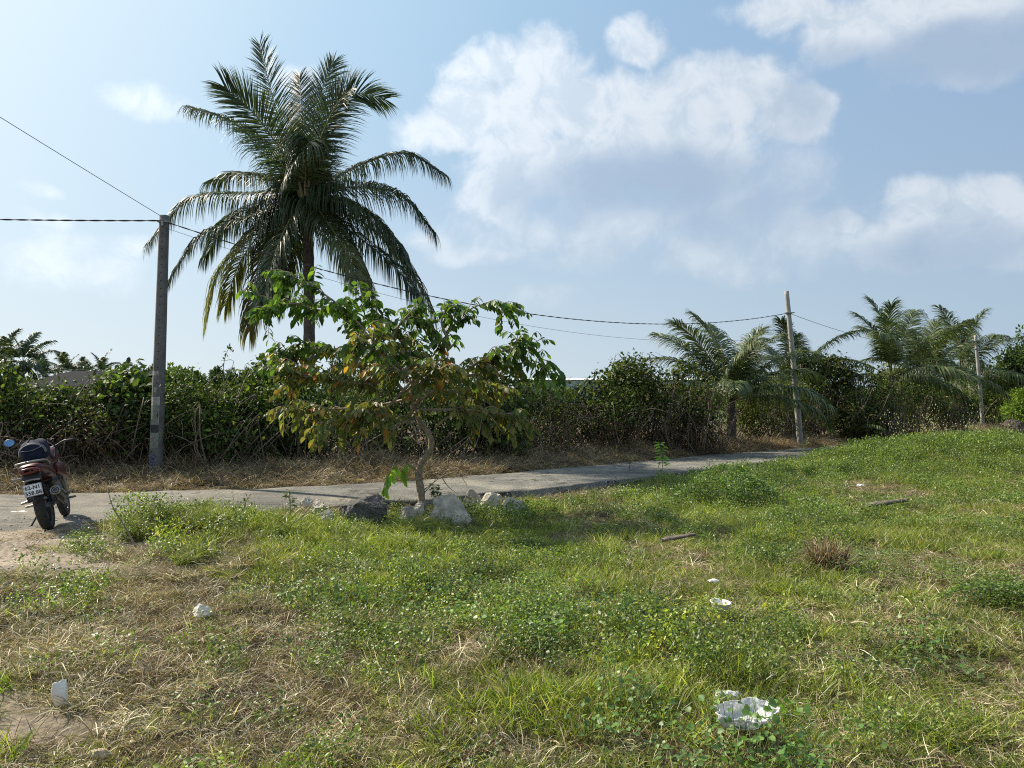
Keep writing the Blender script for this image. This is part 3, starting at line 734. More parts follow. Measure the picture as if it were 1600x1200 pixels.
def far_wood():
    rng = np.random.default_rng(77); b = Buf(); n = 26000
    a = rng.uniform(-.95, .95, n); R = rng.uniform(150, 175, n)
    hh = (2.2+3.2*fbm(a*40, a*0, 3))*rng.random(n)**.6
    pos = np.stack([np.sin(a)*R, np.cos(a)*R, hh], -1)
    leaves(b, pos, rdir(n, rng), nrm(rdir(n, rng)+np.array([0,0,.5])), 1.3, .9, pick(TG, n, rng, .3), LEAF_QUAD)
    o = buf_obj('far_wood', b, M_far); tag(o, 'low line of distant woodland along the horizon', 'woodland', kind='stuff')
far_wood()

# ------------------------------------------------------------------ buildings behind the hedge
def building(name, x0, x1, Y, ztop_px, zeave_px, depth, label, roofm, wallm, ribs):
    a = px(x0, ztop_px, Y); c = px(x1, ztop_px, Y); ze = CAMH+(HOR-zeave_px)/FPX*Y; zt = a.z
    root = empty(name, ((a.x+c.x)/2, Y, 0)); tag(root, label, 'building')
    w = (c.x-a.x)
    bm = bmesh.new(); box_bm(bm, w*.98, depth*.96, ze, (0, depth/2, ze/2)); bm_obj('wall', bm, wallm, root)
    b = Buf(); n = ribs*4+1; xs = np.linspace(-w/2, w/2, n); rb = np.where(np.arange(n)%4 < 2, .06, 0)
    prof = [(-.4, ze), (depth/2, zt), (depth+.4, ze)]
    V = np.array([[(xx, y, z+r+.03) for (y, z) in prof] for xx, r in zip(xs, rb)])
    idx = np.arange(n*3).reshape(n, 3); F = np.stack([idx[:-1,:-1], idx[1:,:-1], idx[1:,1:], idx[:-1,1:]], -1).reshape(-1,4)
    b.add(V.reshape(-1,3), F); buf_obj('roof', b, roofm, root)
    bm = bmesh.new()
    for sx in (-1, 1):
        vs = [bm.verts.new(p) for p in ((sx*w*.489, .05, ze), (sx*w*.489, depth*.95, ze), (sx*w*.489, depth/2, zt-.05))]; bm.faces.new(vs)
    bmesh.ops.solidify(bm, geom=bm.faces[:], thickness=.1)
    bm_obj('gable', bm, wallm, root)
building('warehouse', 22, 186, 52, 575, 606, 14, 'low building with a plain dark grey metal roof behind the left hedge',
         mat('grey_sheet_roof', (.022,.024,.027), (.032,.034,.038), 1.5, .95, spec=.1), mat('shed_wall', (.17,.17,.18), (.23,.23,.24), 1, .8), 30)
building('factory', 800, 1110, 150, 588, 594, 30, 'very long low factory with a pale greenish roof, far behind the middle hedge',
         mat('pale_sheet_roof', (.50,.58,.54), (.60,.66,.62), .5, .6), mat('factory_wall', (.40,.46,.50), (.48,.54,.58), .5, .8), 60)

# ------------------------------------------------------------------ utility poles and wires
def near_pole():
    b0 = gpt(243, 752); Y0 = b0.y; top = px(257, 337, Y0)
    root = empty('utility_pole', b0); tag(root, 'square grey concrete pole with bolt holes and torn posters, beside the palm', 'utility pole', 'concrete utility poles along the road')
    ax = top-b0
    def sec(f, w, d):  # chamfered section
        c = ax*f; q = .22
        return [c+Vector((sx*w/2, sy*d/2, 0)) for sx, sy in ((-1,-1+2*q),(-1+2*q,-1),(1-2*q,-1),(1,-1+2*q),(1,1-2*q),(1-2*q,1),(-1+2*q,1),(-1,1-2*q))]
    b = Buf(); fs = np.linspace(-.04, 1, 30)
    V = np.array([[tuple(v) for v in sec(f, .235-.075*f, .22-.06*f)] for f in fs]); n, k = V.shape[:2]
    idx = np.arange(n*k).reshape(n, k); nx = np.roll(idx, -1, 1)
    b.add(V.reshape(-1,3), np.stack([idx[:-1], nx[:-1], nx[1:], idx[1:]], -1).reshape(-1,4)); b.F.setdefault(8, []).append(idx[-1][None])
    buf_obj('shaft', b, M_conc, root)
    md = mat('hole_shadow', (.015,.015,.015), (.03,.03,.03), 10, .9)
    for i in range(22):
        f = .34+i*.0295; c = ax*f; w = .22-.06*f
        bm = bmesh.new(); bmesh.ops.create_cone(bm, cap_ends=True, segments=10, radius1=.011, radius2=.011, depth=.012)
        bmesh.ops.transform(bm, matrix=Matrix.Translation(c+Vector((.01,-w/2,0))) @ Matrix.Rotation(math.pi/2,4,'X'), verts=bm.verts); bm_obj('bolt_hole', bm, md, root)
    # posters and painted bands, as in the photo: tag, pale square, two white bands, dark block, faded blue sheet at the foot
    def sheet(f0, f1, x0, x1, m, lb):
        bm = bmesh.new(); rows = []
        for f in np.linspace(f0, f1, 4):
            c = ax*f; w = (.235-.075*f); d = .22-.06*f
            row = [bm.verts.new(c+Vector((w*(x0+(x1-x0)*t)+random.uniform(-.004,.004), -d/2-.004-.003*random.random(), random.uniform(-.006,.006)))) for t in np.linspace(0,1,4)]
            rows.append(row)
        for r0, r1 in zip(rows, rows[1:]):
            for i in range(3): bm.faces.new((r0[i], r0[i+1], r1[i+1], r1[i]))
        bmesh.ops.solidify(bm, geom=bm.faces[:], thickness=.002)
        o = bm_obj('poster', bm, m, root); o['label'] = lb
    pw = mat('torn_paper', (.42,.42,.38), (.60,.60,.56), 30, .9); pg = mat('faded_green_paint', (.26,.30,.26), (.38,.42,.36), 25, .9, lo=.4, hi=.6)
    pb = mat('faded_blue_sheet', (.10,.10,.19), (.28,.27,.36), 28, .85, lo=.4, hi=.6); pk = mat('dark_block', (.06,.065,.065), (.10,.10,.10), 20, .9)
    sheet(.398,.415,-.42,.2,pw,'small torn white tag'); sheet(.335,.353,-.2,.05,pw,'small pale square sticker')
    sheet(.285,.318,-.40,.40,pw,'upper white painted band'); sheet(.215,.283,-.38,.36,pg,'faded greenish sheet'); sheet(.222,.255,-.36,.3,pk,'dark rectangular block') if False else None
    sheet(.185,.212,-.36,.32,pk,'dark rectangular block'); sheet(.125,.183,-.38,.36,pg,'faded green poster'); sheet(.02,.105,-.38,.2,pb,'faded blue poster at the foot')
    bm = bmesh.new(); box_bm(bm, .012, .005, .10, tuple(ax*.25+Vector((.045,-.116,0)))); bm_obj('pole_mark', bm, md, root)
    bm = bmesh.new(); box_bm(bm, .19, .19, .03, tuple(ax*.975)); box_bm(bm, .02, .16, .02, tuple(ax*.975+Vector((.04,-.12,.02)))); box_bm(bm, .03,.03,.09, tuple(ax*.972+Vector((.02,-.13,-.03))))
    bm_obj('cable_bracket', bm, M_steel, root)
    return top
TOP1 = near_pole()
def round_pole(name, bx, byp, tx, ty, r0, r1, label, Y=None, m=M_conc2):
    b0 = gpt(bx, byp) if Y is None else Vector(gbase(bx, Y)); top = px(tx, ty, b0.y)
    root = empty(name, b0); tag(root, label, 'utility pole', 'concrete utility poles along the road')
    b = Buf(); P = spline([Vector((0,0,-.3)), (top-b0)*.5, top-b0], 40); tube(b, P, np.linspace(r0, r1, 40)*(1+.04*(np.arange(40)%2)), 14); buf_obj('shaft', b, m, root, False)
    bm = bmesh.new(); c = (top-b0)*.86; box_bm(bm, .26, .26, .035, tuple(c)); box_bm(bm, .12, .03, .03, tuple(c+Vector((.14,-.05,0)))); bm_obj('cable_bracket', bm, M_steel, root)
    return top, b0
T2, B2 = round_pole('utility_pole', 1252, 698, 1229, 455, .105, .075, 'pale round concrete pole leaning left where the road narrows', 27.2)
T3, B3 = round_pole('utility_pole', 1537, 674, 1524, 524, .10, .075, 'farthest pale pole, among the palms near the right edge', 42)
def wire(name, a, b_, sag, r, label, twist=False, n=90):
    a = np.array(a); b_ = np.array(b_); t = np.linspace(0, 1, n)
    P = a*(1-t)[:,None]+b_*t[:,None]; P[:,2] -= sag*4*t*(1-t)
    b = Buf()
    if twist:
        n2 = 700; t2 = np.linspace(0,1,n2); Q = a*(1-t2)[:,None]+b_*t2[:,None]; Q[:,2] -= sag*4*t2*(1-t2)
        ph = t2*np.linalg.norm(b_-a)/.55*2*np.pi
        for s in (0, math.pi):
            O = np.stack([np.zeros(n2), np.cos(ph+s), np.sin(ph+s)], -1)*r*.9; tube(b, Q+O, r, 5)
    else: tube(b, P, r, 5)
    o = buf_obj(name, b, M_wire); tag(o, label, 'cable', 'overhead cables between the poles'); return o
t1 = TOP1-Vector((0,.1,.12))
wb = B2+(T2-B2)*.86
wire('overhead_cable', t1, wb, 1.05, .0075, 'thick twisted cable sagging from the near pole to the leaning pole', True)
wire('overhead_cable', t1-Vector((0,0,.12)), wb-Vector((0,0,.8)), .95, .004, 'thin cable hanging just below the twisted cable', False)
wire('overhead_cable', wb, B3+(T3-B3)*.86, .5, .008, 'cable running down from the leaning pole toward the right hand palms', False)
wire('overhead_cable', t1, px(-420, 330, 14.5), .05, .009, 'twisted cable leaving the near pole level to the left edge', True)
wire('overhead_cable', TOP1-Vector((0,0,.05)), px(-500, -130, 9.5), .02, .006, 'thin cable rising steeply from the near pole to the upper left', False)

# ------------------------------------------------------------------ small leafy tree by the road
def small_tree():
    rng = np.random.default_rng(5)
    b0 = gpt(659, 796); Y0 = b0.y
    root = empty('small_tree', b0); tag(root, 'small crooked tree with broad green, brown and orange leaves by the roadside rocks', 'tree')
    def Q(x, y, dy=0):
        return np.array(px(x, y, Y0+dy)-b0)
    b = Buf()
    tp = [Q(659,800),Q(658,770),Q(654,742),Q(659,722),Q(671,706),Q(674,690),Q(668,674),Q(656,660),Q(650,640)]
    P = spline(tp, 50); rr = np.linspace(.062,.042,50)*(1+.10*np.sin(np.arange(50)*1.1)+.05*rng.normal(size=50)); rr[:3] *= 1.25
    tube(b, P, rr, 10)
    L = [[(650,640,0),(610,580,-.15),(560,505,-.3),(500,455,-.45),(455,432,-.5)],
         [(600,570,.0),(540,500,.15),(470,478,.3),(392,458,.3)],
         [(545,500,.1),(500,480,.1),(450,475,.0),(402,492,-.1)],
         [(650,640,.1),(640,560,.2),(600,500,.3),(560,465,.3)],
         [(655,640,.0),(675,580,.1),(700,520,.15),(745,478,.2),(792,486,.2)],
         [(700,530,.1),(690,500,.3),(706,474,.4)],
         [(660,640,-.05),(710,590,-.2),(775,552,-.3),(832,546,-.35),(862,590,-.35)],
         [(720,590,-.2),(760,580,.2),(790,560,.5)],
         [(650,645,0),(580,600,-.4),(500,590,-.7),(425,588,-.8)],
         [(655,650,.05),(580,635,.3),(500,640,.5),(435,640,.5)],
         [(650,650,0),(600,640,-.5),(560,650,-.9),(500,662,-1.0)],
         [(665,655,0),(720,640,-.3),(770,645,-.5),(806,652,-.5)],
         [(660,640,.1),(720,610,.6),(780,610,.9)],
         [(650,640,0),(620,580,-.7),(590,540,-1.1),(560,530,-1.3)],
         [(655,640,0),(670,590,-.6),(700,570,-1.1)],
         [(650,640,.1),(620,580,.7),(570,550,1.2)],
         [(655,640,.1),(650,560,.8),(640,520,1.1)],
         [(645,640,0),(560,560,0),(480,545,.1),(440,560,.1)],
         [(640,600,0),(610,540,-.1),(640,490,-.1),(650,500,.1)],
         [(655,640,0),(640,655,-.4),(610,672,-.7)]]
    ex = [(680,668,0),(695,655,-.02),(704,650,-.03)]
    limbs = []
    tube(b, spline([Q(652,648), Q(643,615,.05), Q(650,580,.0), Q(640,545,.05)], 14), np.linspace(.045,.022,14)*(1+.08*rng.normal(size=14)), 8)
    for li, l in enumerate(L):
        if l[0][1] >= 635: h_ = (li*29)%78; l = [(651-h_*.08, 648-h_, 0)]+l[1:]
        p = spline([Q(*q) for q in l], 22); tube(b, p, np.linspace(.027,.008,22)*(1+.08*rng.normal(size=22)), 6); limbs.append(p)
    tube(b, spline([Q(*q) for q in ex], 8), np.linspace(.022,.014,8), 6)
    LP, LA, LNo, LS = [], [], [], []
    def leaf_twig(P, step=.036, size=.145, start=.15):
        seg = np.linalg.norm(np.diff(P, axis=0), axis=1); s = np.concatenate([[0], np.cumsum(seg)]); tot = s[-1]
        q = np.arange(tot*start, tot, step); pos = np.stack([np.interp(q, s, P[:,k]) for k in range(3)], -1)
        T = nrm(np.stack([np.interp(q, s, np.gradient(P[:,k])) for k in range(3)], -1))
        side = nrm(np.cross(T, np.array([0,0,1.])+rng.normal(0,.15,3)))
        sg = np.where(np.arange(len(q))%2, 1, -1)[:,None]
        a = nrm(side*sg*.75+T*.5+np.array([0,0,-.75])+rng.normal(0,.22,(len(q),3)))
        no = nrm(np.cross(T, a)*sg*.5+np.array([0,0,.8])+side*sg*.6+rng.normal(0,.25,(len(q),3)))
        LP.append(pos+a*.012); LA.append(a); LNo.append(no); LS.append(size*(.62+.6*rng.random(len(q)))*np.interp(q/tot,[0,.8,1],[1,1,.75]))
    for i, p in enumerate(limbs):
        n = len(p); 
        leaf_twig(p[9:], .05)
        ln = np.linalg.norm(np.diff(p, axis=0), axis=1).sum()
        outer = i in (1,2,5)
        for j in range(int(ln*(11 if outer else 16))):
            k = rng.integers(5, n-1); s = p[k]; T = nrm(p[k]-p[k-1])
            d = nrm(T*.6+rdir(1, rng)[0]*np.array([1,1,.75])+np.array([0,0,.15])); lt = rng.uniform(.22,.52)*(.7 if outer else 1)
            if s[2] < Q(0,620)[2]: d[2] -= .25
            P2 = spline([s, s+d*lt*.5+np.array([0,0,.03]), s+d*lt+np.array([0,0,-.08])], 9)
            tube(b, P2, np.linspace(.008,.003,9), 4); leaf_twig(P2)
    for P2 in ([Q(862,590,-.35),Q(868,602,-.35),Q(872,622,-.35)], [Q(455,432,-.5),Q(440,450,-.5),Q(425,470,-.5)]):
        leaf_twig(spline(P2, 8), .04, .13, 0)
    # drooping sprout low on the trunk
    LPm, LAm, LNm, LSm = LP, LA, LNo, LS
    buf_pos = np.vstack(LP); ax = np.vstack(LA); no = np.vstack(LNo); sz = np.concatenate(LS)
    kp = (buf_pos[:,2] > Q(0,690)[2]) & ~((buf_pos[:,2] < Q(0,655)[2]) & (np.abs(buf_pos[:,0]-Q(668,0)[0]) < .42)); buf_pos, ax, no, sz = buf_pos[kp], ax[kp], no[kp], sz[kp]
    n = len(buf_pos); zrel = buf_pos[:,2]; z0 = Q(0,660)[2]; z1 = Q(0,470)[2]; x0 = Q(470,0)[0]; x1 = Q(800,0)[0]
    outer = np.maximum(np.abs(buf_pos[:,0]-Q(640,0)[0])/1.9, 0)
    f = np.clip((zrel-z0)/(z1-z0)+ (fbm(buf_pos[:,0]*2.5, buf_pos[:,2]*2.5, 6)-.5)*1.0+np.clip(outer-.8,0,1)*1.6*(buf_pos[:,2] > Q(0,620)[2]), 0, 1)
    g = pick([(.08,.15,.024),(.05,.10,.018),(.14,.23,.035)], n, rng, .3); o_ = pick([(.15,.16,.04),(.10,.13,.03),(.22,.19,.06),(.09,.12,.028)], n, rng, .3)
    cc = np.where((f > .62+.2*(rng.random(n)-.5))[:,None], g, o_)
    orr = (rng.random(n) < .04*(f < .6)*(1+2*(fbm(buf_pos[:,0]*4, buf_pos[:,2]*4, 16) > .6))); cc[orr] = pick([(.50,.20,.03),(.45,.26,.04),(.38,.14,.04)], int(orr.sum()), rng, .2)
    bl = Buf(); leaves(bl, buf_pos, ax, no, sz, sz*.52, cc, LEAF_BIG); buf_obj('foliage', bl, M_tree, root)
    LP.clear(); LA.clear(); LNo.clear(); LS.clear()
    s1 = spline([Q(657,742,-.02),Q(648,732,-.05),Q(637,728,-.08),Q(628,742,-.1)], 14); s2 = spline([Q(648,732,-.05),Q(628,722,-.1),Q(612,735,-.12),Q(602,752,-.14),Q(598,775,-.14)], 16)
    tube(b, s1, np.linspace(.014,.005,14), 5); tube(b, s2, np.linspace(.012,.004,16), 5)
    for st_, m_ in ((s1[8:], 12), (s2[6:], 24)):
        q_ = st_[rng.integers(0, len(st_), m_)]+rng.normal(0,.025,(m_,3)); LP.append(q_); LA.append(nrm(np.stack([rng.normal(0,.55,m_), rng.normal(0,.5,m_), -np.ones(m_)], -1))); LNo.append(nrm(np.stack([rng.normal(0,.5,m_), -np.ones(m_), .3*np.ones(m_)], -1))); LS.append(.11+.07*rng.random(m_))
    p_ = np.vstack(LP); bl = Buf(); leaves(bl, p_, nrm(np.vstack(LA)+np.array([0,0,-.8])), np.vstack(LNo), np.concatenate(LS), np.concatenate(LS)*.45, pick([(.24,.40,.05),(.32,.46,.06)], len(p_), rng), LEAF_BIG)
    o = buf_obj('sprout', bl, M_tree, root); o['label'] = 'drooping sprout of bright yellow green leaves low on the trunk'
    for q in ([(663,765,.05),(690,745,.1),(715,738,.12),(730,760,.14)], [(663,770,0),(680,750,-.1),(672,748,-.12)], [(690,745,.1),(700,760,.1),(716,772,.1)]):
        tube(b, spline([Q(*v) for v in q], 12), np.linspace(.009,.003,12), 4)
    buf_obj('trunk', b, mat('pale_bark', (.16,.12,.075), (.36,.29,.20), 14, .9, bump=1, bscale=30), root, True)
small_tree()

# ------------------------------------------------------------------ rocks and rubble
def rock(name, x, y, wpx, hpx, label, m, seed, group='rocks by the roadside', facets=7, rough=.10, cat='rock', deep=.8, dz=0):
    rng = np.random.default_rng(seed); p = gpt(x, y, .0 if hpx < 14 else .05); w = wpx/FPX*p.y; h = hpx/FPX*p.y
    bm = bmesh.new(); bmesh.ops.create_icosphere(bm, subdivisions=5, radius=1)
    V = np.array([v.co[:] for v in bm.verts])
    for i in range(facets):
        d = rdir(1, rng)[0]; d[2] = abs(d[2])*.9; d = d/np.linalg.norm(d); c = rng.uniform(.45,.8)
        t = V@d; k = t > c; V[k] -= ((t[k]-c)*.96)[:,None]*d
    nz = (fbm(V[:,0]*3+seed, V[:,1]*3+V[:,2]*2.1, seed)-.5)+(fbm(V[:,0]*9+seed, V[:,2]*9+V[:,1]*5, seed+2)-.5)*.4
    V = V*(1+nz*rough*3)[:,None]
    V[:,0] *= w/2/np.abs(V[:,0]).max(); V[:,1] *= w*deep/2/np.abs(V[:,1]).max(); V[:,2] = (V[:,2])*h/1.35/np.abs(V[:,2]).max()+h*.28
    for v, q in zip(bm.verts, V): v.co = q
    o = bm_obj(name, bm, m); o.location = (p.x, p.y, p.z+dz); o.rotation_euler = (0,0,rng.uniform(-.3,.3)); tag(o, label, cat, group)
    return o
M_lime = mat('limestone', (.38,.35,.28), (.60,.56,.47), 7, .9, bump=.8, bscale=25); M_greyrock = mat('grey_stone', (.26,.23,.18), (.50,.45,.36), 7, .9, bump=.9, bscale=22)
M_asph = mat('broken_asphalt', (.04,.038,.035), (.15,.14,.125), 35, .95, bump=1, bscale=60)
rock('rock', 497, 808, 34, 26, 'small pale brown rock at the left end of the rock row', M_greyrock, 1)
rock('rock', 514, 818, 30, 18, 'low grey slab rock left of the asphalt lump', M_greyrock, 2)
rock('asphalt_lump', 569, 816, 78, 46, 'large black crumbly lump of broken asphalt', M_asph, 3, rough=.11, facets=5, cat='asphalt lump')
rock('rock', 634, 820, 34, 34, 'grey rock leaning at the left foot of the small tree', M_greyrock, 4)
rock('rock', 706, 820, 72, 44, 'largest boulder, half shaded, right of the tree trunk', M_greyrock, 5)
rock('rock', 735, 800, 34, 36, 'grey brown rock tight behind the largest boulder', M_greyrock, 6)
rock('rock', 761, 802, 40, 34, 'pale wedge shaped rock, second from the right end of the row', M_lime, 7)
rock('rock', 800, 808, 46, 34, 'whitish triangular rock at the right end of the row', M_lime, 8)
rock('rock', 848, 801, 16, 10, 'small pale stone lying right of the row', M_lime, 9)
rock('rock', 874, 823, 14, 8, 'tiny reddish stone in grass right of the row', mat('reddish_stone', (.34,.22,.16), (.42,.30,.22), 9, .9), 10)
rock('rock', 606, 806, 16, 10, 'small pink stone between the asphalt lump and the tree', mat('pink_stone', (.42,.32,.27), (.5,.40,.34), 9, .9), 12)
rock('rubble', 1590, 676, 46, 22, 'dark brown heap of earth and rubble at the far right road edge', mat('dark_earth', (.04,.03,.025), (.11,.08,.06), 6, .95, bump=1, bscale=10), 13, rough=.12, cat='rubble heap', group=None)
rock('chalk_stone', 95, 1105, 26, 40, 'upright white chalky stone in the dry grass at lower left', mat('chalk', (.66,.62,.54), (.80,.76,.68), 12, .85, bump=.5), 14, group=None, facets=6, cat='stone')
rock('stone', 318, 968, 38, 15, 'flat pale grey stone in the straw at left', mat('pale_stone', (.58,.54,.46), (.76,.71,.62), 12, .85, bump=.5), 15, group=None, facets=12, cat='stone')
rock('rock', 742, 786, 26, 16, 'flat grey slab lying against the road edge behind the pale rocks', M_greyrock, 21)
rock('rock', 776, 790, 22, 15, 'small dusty rock behind the gap between the two whitish rocks', M_greyrock, 22)
rock('rock', 655, 806, 24, 18, 'small grey stone touching the left side of the tree trunk base', M_lime, 23)
rock('rock', 480, 796, 24, 20, 'rusty brown stone at the far left of the rock row, by the road', M_lime, 24)
rng_ = np.random.default_rng(88)
def gravel():
    b = Buf(); n = 3600
    T = np.array([(1,0,0),(-1,0,0),(0,1,0),(0,-1,0),(0,0,.8),(0,0,-.6)]); F = np.array([(0,2,4),(2,1,4),(1,3,4),(3,0,4),(2,0,5),(1,2,5),(3,1,5),(0,3,5)])
    X = np.concatenate([rng_.uniform(-9,-3.4,n), rng_.uniform(-2.6,2.2,n//3)]); 
    Y = np.concatenate([rng_.uniform(6.2,10.6,n), np.zeros(n//3)]); Y[n:] = Yn(X[n:])-rng_.random(n//3)*.9
    for x, y in zip(X, Y):
        s = rng_.uniform(.003,.006)*rng_.choice([1,1,1.5,3])*(1.8 if x > -3 else 1); V = T*s*(.6+.8*rng_.random((6,3))); a = rng_.random()*6; R = np.array([[math.cos(a),-math.sin(a),0],[math.sin(a),math.cos(a),0],[0,0,1]])
        on = (y > Yn(x)); z = .012 if on else float(gz(x,y))
        g = rng_.uniform(.25,.65); b.add(V@R.T+np.array([x,y,z+s*.4]), F, (g,g*.92,g*.82))
    m = leaf_mat('gravel_stones', 0, .9, .2, .1)
    o = buf_obj('gravel', b, m); tag(o, 'loose pebbles scattered over the sandy track and road edge', 'gravel', kind='stuff')
gravel()

# ------------------------------------------------------------------ grass and ground cover (uncountable)
def src_coll(name, meshes, m):
    c = bpy.data.collections.new(name)
    for i, me in enumerate(meshes):
        o = bpy.data.objects.new('%s_%02d' % (name, i), me); me.materials.append(m); c.objects.link(o)
    return c
def blades(buf, n, rad, h, lean, width, cols, rng, droop=.6, flat=0.0, seg=3, w=None, tip=None):
    a = rng.random(n)*2*np.pi; r = rad*np.sqrt(rng.random(n)); pos = np.stack([np.cos(a)*r, np.sin(a)*r, -.015*np.ones(n)], -1)
    hh = h*(.45+.8*rng.random(n)); th = rng.random(n)*2*np.pi
    up = np.clip(rng.normal(1-flat, .25, n), .05, 1.4)
    droop = droop*.7; d = nrm(np.stack([np.cos(th)*lean, np.sin(th)*lean, up*.8], -1)+rng.normal(0,.16,(n,3)))
    pts = [pos]; cur = pos.copy(); dd = d
    for k in range(seg):
        cur = cur+dd*(hh/seg)[:,None]; cur[:,2] = np.maximum(cur[:,2], .004+.01*rng.random(n)); pts.append(cur.copy())
        hz = nrm(dd*np.array([1,1,0])+1e-4); dd = nrm(dd+hz*(droop*.5)*rng.random((n,1))+np.array([0,0,-1])*(droop*(.3+.4*k)*rng.random(n))[:,None]+rng.normal(0,.09,(n,3)))
    pts = np.stack(pts, 1); fa = rng.random(n)*np.pi; wv = np.stack([np.cos(fa), np.sin(fa), .3*rng.normal(size=n)], -1)
    wv = nrm(wv-d*np.sum(wv*d, -1, keepdims=True))
    ws = np.interp(np.linspace(0,1,seg+1), [0,.4,.8,1], [.75,1,.6,.08])*width*.5
    wj = (.6+.8*rng.random(n))[:,None,None]
    A = pts+wv[:,None]*ws[None,:,None]*wj; B = pts-wv[:,None]*ws[None,:,None]*wj
    V = np.stack([A,B], 2).reshape(-1,3); kk = 2*(seg+1); base = (np.arange(n)*kk)[:,None]
    F = np.concatenate([np.stack([base+2*k, base+2*k+1, base+2*k+3, base+2*k+2], -1) for k in range(seg)], 1).reshape(-1,4)
    c = pick(cols, n, rng, .45, w); c = np.repeat(c, kk, axis=0)
    if tip is not None:
        f = np.tile(np.repeat(np.linspace(0,1,seg+1)**1.5, 2), n)[:,None]*.6; c = c*(1-f)+np.array(tip)*f
    buf.add(V, F, c)
GG = [(.08,.13,.018),(.155,.205,.024),(.22,.265,.034),(.31,.335,.08)]
GO = [(.15,.175,.035),(.23,.235,.065),(.09,.115,.022),(.38,.35,.18)]
DS = [(.50,.42,.27),(.36,.29,.17),(.64,.56,.40),(.20,.14,.08),(.30,.26,.13)]
DB = [(.20,.14,.085),(.12,.08,.05),(.34,.26,.17),(.22,.14,.085)]
def mk(kind, i):
    rng = np.random.default_rng(1000+hash(kind)%1 + i*17+len(kind)*131+ord(kind[0])*7)
    b = Buf()
    if kind == 'green':
        blades(b, 130, .18, .15, .8, .0062, GG, rng, .7, .05); blades(b, 40, .17, .15, 1, .004, DS+DB, rng, .7, .2)
    elif kind == 'olive':
        blades(b, 95, .18, .12, .95, .005, GO, rng, .7, .3); blades(b, 45, .18, .13, 1, .0038, DS, rng, .8, .7); blades(b, 25, .18, .1, 1, .006, GG, rng, .6, .3)
    elif kind == 'straw':
        blades(b, 100, .19, .20, 1.0, .005, DS, rng, .9, .6, 4); blades(b, 45, .19, .13, 1, .004, DB, rng, .8, .7); blades(b, 30, .19, .11, .8, .005, GO, rng, .6, .1)
    elif kind == 'brown':
        blades(b, 105, .18, .15, 1.0, .004, DB, rng, .8, .55); blades(b, 30, .18, .16, 1, .004, DS, rng, .8, .6); blades(b, 14, .18, .1, 1, .005, GO, rng, .6, .3)
    elif kind == 'tall_dry':
        blades(b, 90, .22, .42, .55, .007, DB+DS[:2], rng, .9, .15, 5); blades(b, 40, .25, .2, 1, .007, DB, rng, .8, .6)
    elif kind == 'tuft':
        blades(b, 130, .13, .30, .5, .007, GG+GO[:1], rng, .8, .0, 5, tip=(.2,.22,.06)); 
    elif kind == 'weed':
        n = 110; a = rng.random(n)*6.28; r = .18*np.sqrt(rng.random(n)); pos = np.stack([np.cos(a)*r, np.sin(a)*r, .03+.13*rng.random(n)], -1)
        th = rng.random(n)*6.28; ax = nrm(np.stack([np.cos(th), np.sin(th), .1+.5*rng.random(n)], -1)); sz = .017+.016*rng.random(n)
        leaves(b, pos, ax, nrm(rng.normal(0,.45,(n,3))+np.array([0,0,1])), sz, sz*.7, pick([(.10,.16,.03),(.15,.21,.035),(.20,.26,.05),(.06,.10,.025)], n, rng, .25), LEAF_SMALL)
        blades(b, 45, .17, .16, .8, .0045, GG+DS[:3], rng, .6, .1)
    elif kind == 'broad':
        n = 34; a = rng.random(n)*6.28; r = .2*np.sqrt(rng.random(n)); pos = np.stack([np.cos(a)*r, np.sin(a)*r, .05+.12*rng.random(n)], -1)
        th = rng.random(n)*6.28; ax = nrm(np.stack([np.cos(th), np.sin(th), .3*rng.random(n)], -1)); sz = .026+.022*rng.random(n)
        leaves(b, pos, ax, nrm(rng.normal(0,.4,(n,3))+np.array([0,0,1])), sz, sz*.85, pick([(.12,.22,.05),(.16,.27,.06),(.09,.17,.04)], n, rng, .2), LEAF_SMALL)
        for q in range(14):
            tube(b, spline([np.array([pos[q,0]*.5,pos[q,1]*.5,0]), pos[q]], 3), .0018, 3, (.12,.16,.05))
        blades(b, 50, .17, .16, .8, .0045, GG+DS[:3], rng, .6, .2)
    elif kind == 'yellow':
        n = 46; a = rng.random(n)*6.28; r = .14*np.sqrt(rng.random(n)); pos = np.stack([np.cos(a)*r, np.sin(a)*r, .06+.14*rng.random(n)], -1)
        sz = .018+.018*rng.random(n)
        leaves(b, pos, rdir(n,rng)*np.array([1,1,.4]), nrm(rng.normal(0,.5,(n,3))+np.array([0,0,1])), sz, sz*.6, pick([(.46,.44,.05),(.32,.36,.05),(.20,.28,.04),(.16,.24,.04)], n, rng, .2), LEAF_SMALL)
        blades(b, 40, .15, .15, .6, .004, GO, rng, .5, .1)
    elif kind == 'seedhead':
        blades(b, 26, .2, .34, .35, .003, GO+DB[:2], rng, .5, 0, 4)
        n = 34; pos = rng.normal(0,.11,(n,3)); pos[:,2] = .16+.24*rng.random(n); sz = .012+.012*rng.random(n)
        leaves(b, pos, rdir(n,rng), rdir(n,rng), sz, sz, pick([(.62,.58,.46),(.50,.42,.36),(.58,.54,.30)], n, rng, .15), LEAF_QUAD)
    return b.mesh(kind)
KINDS_ = ['green','olive','straw','brown','tall_dry','tuft','weed','broad','yellow','seedhead']
COLL = {k: src_coll('clump_'+k, [mk(k, i) for i in range(6)], M_dry if k in ('straw','brown','tall_dry') else M_grass) for k in KINDS_}
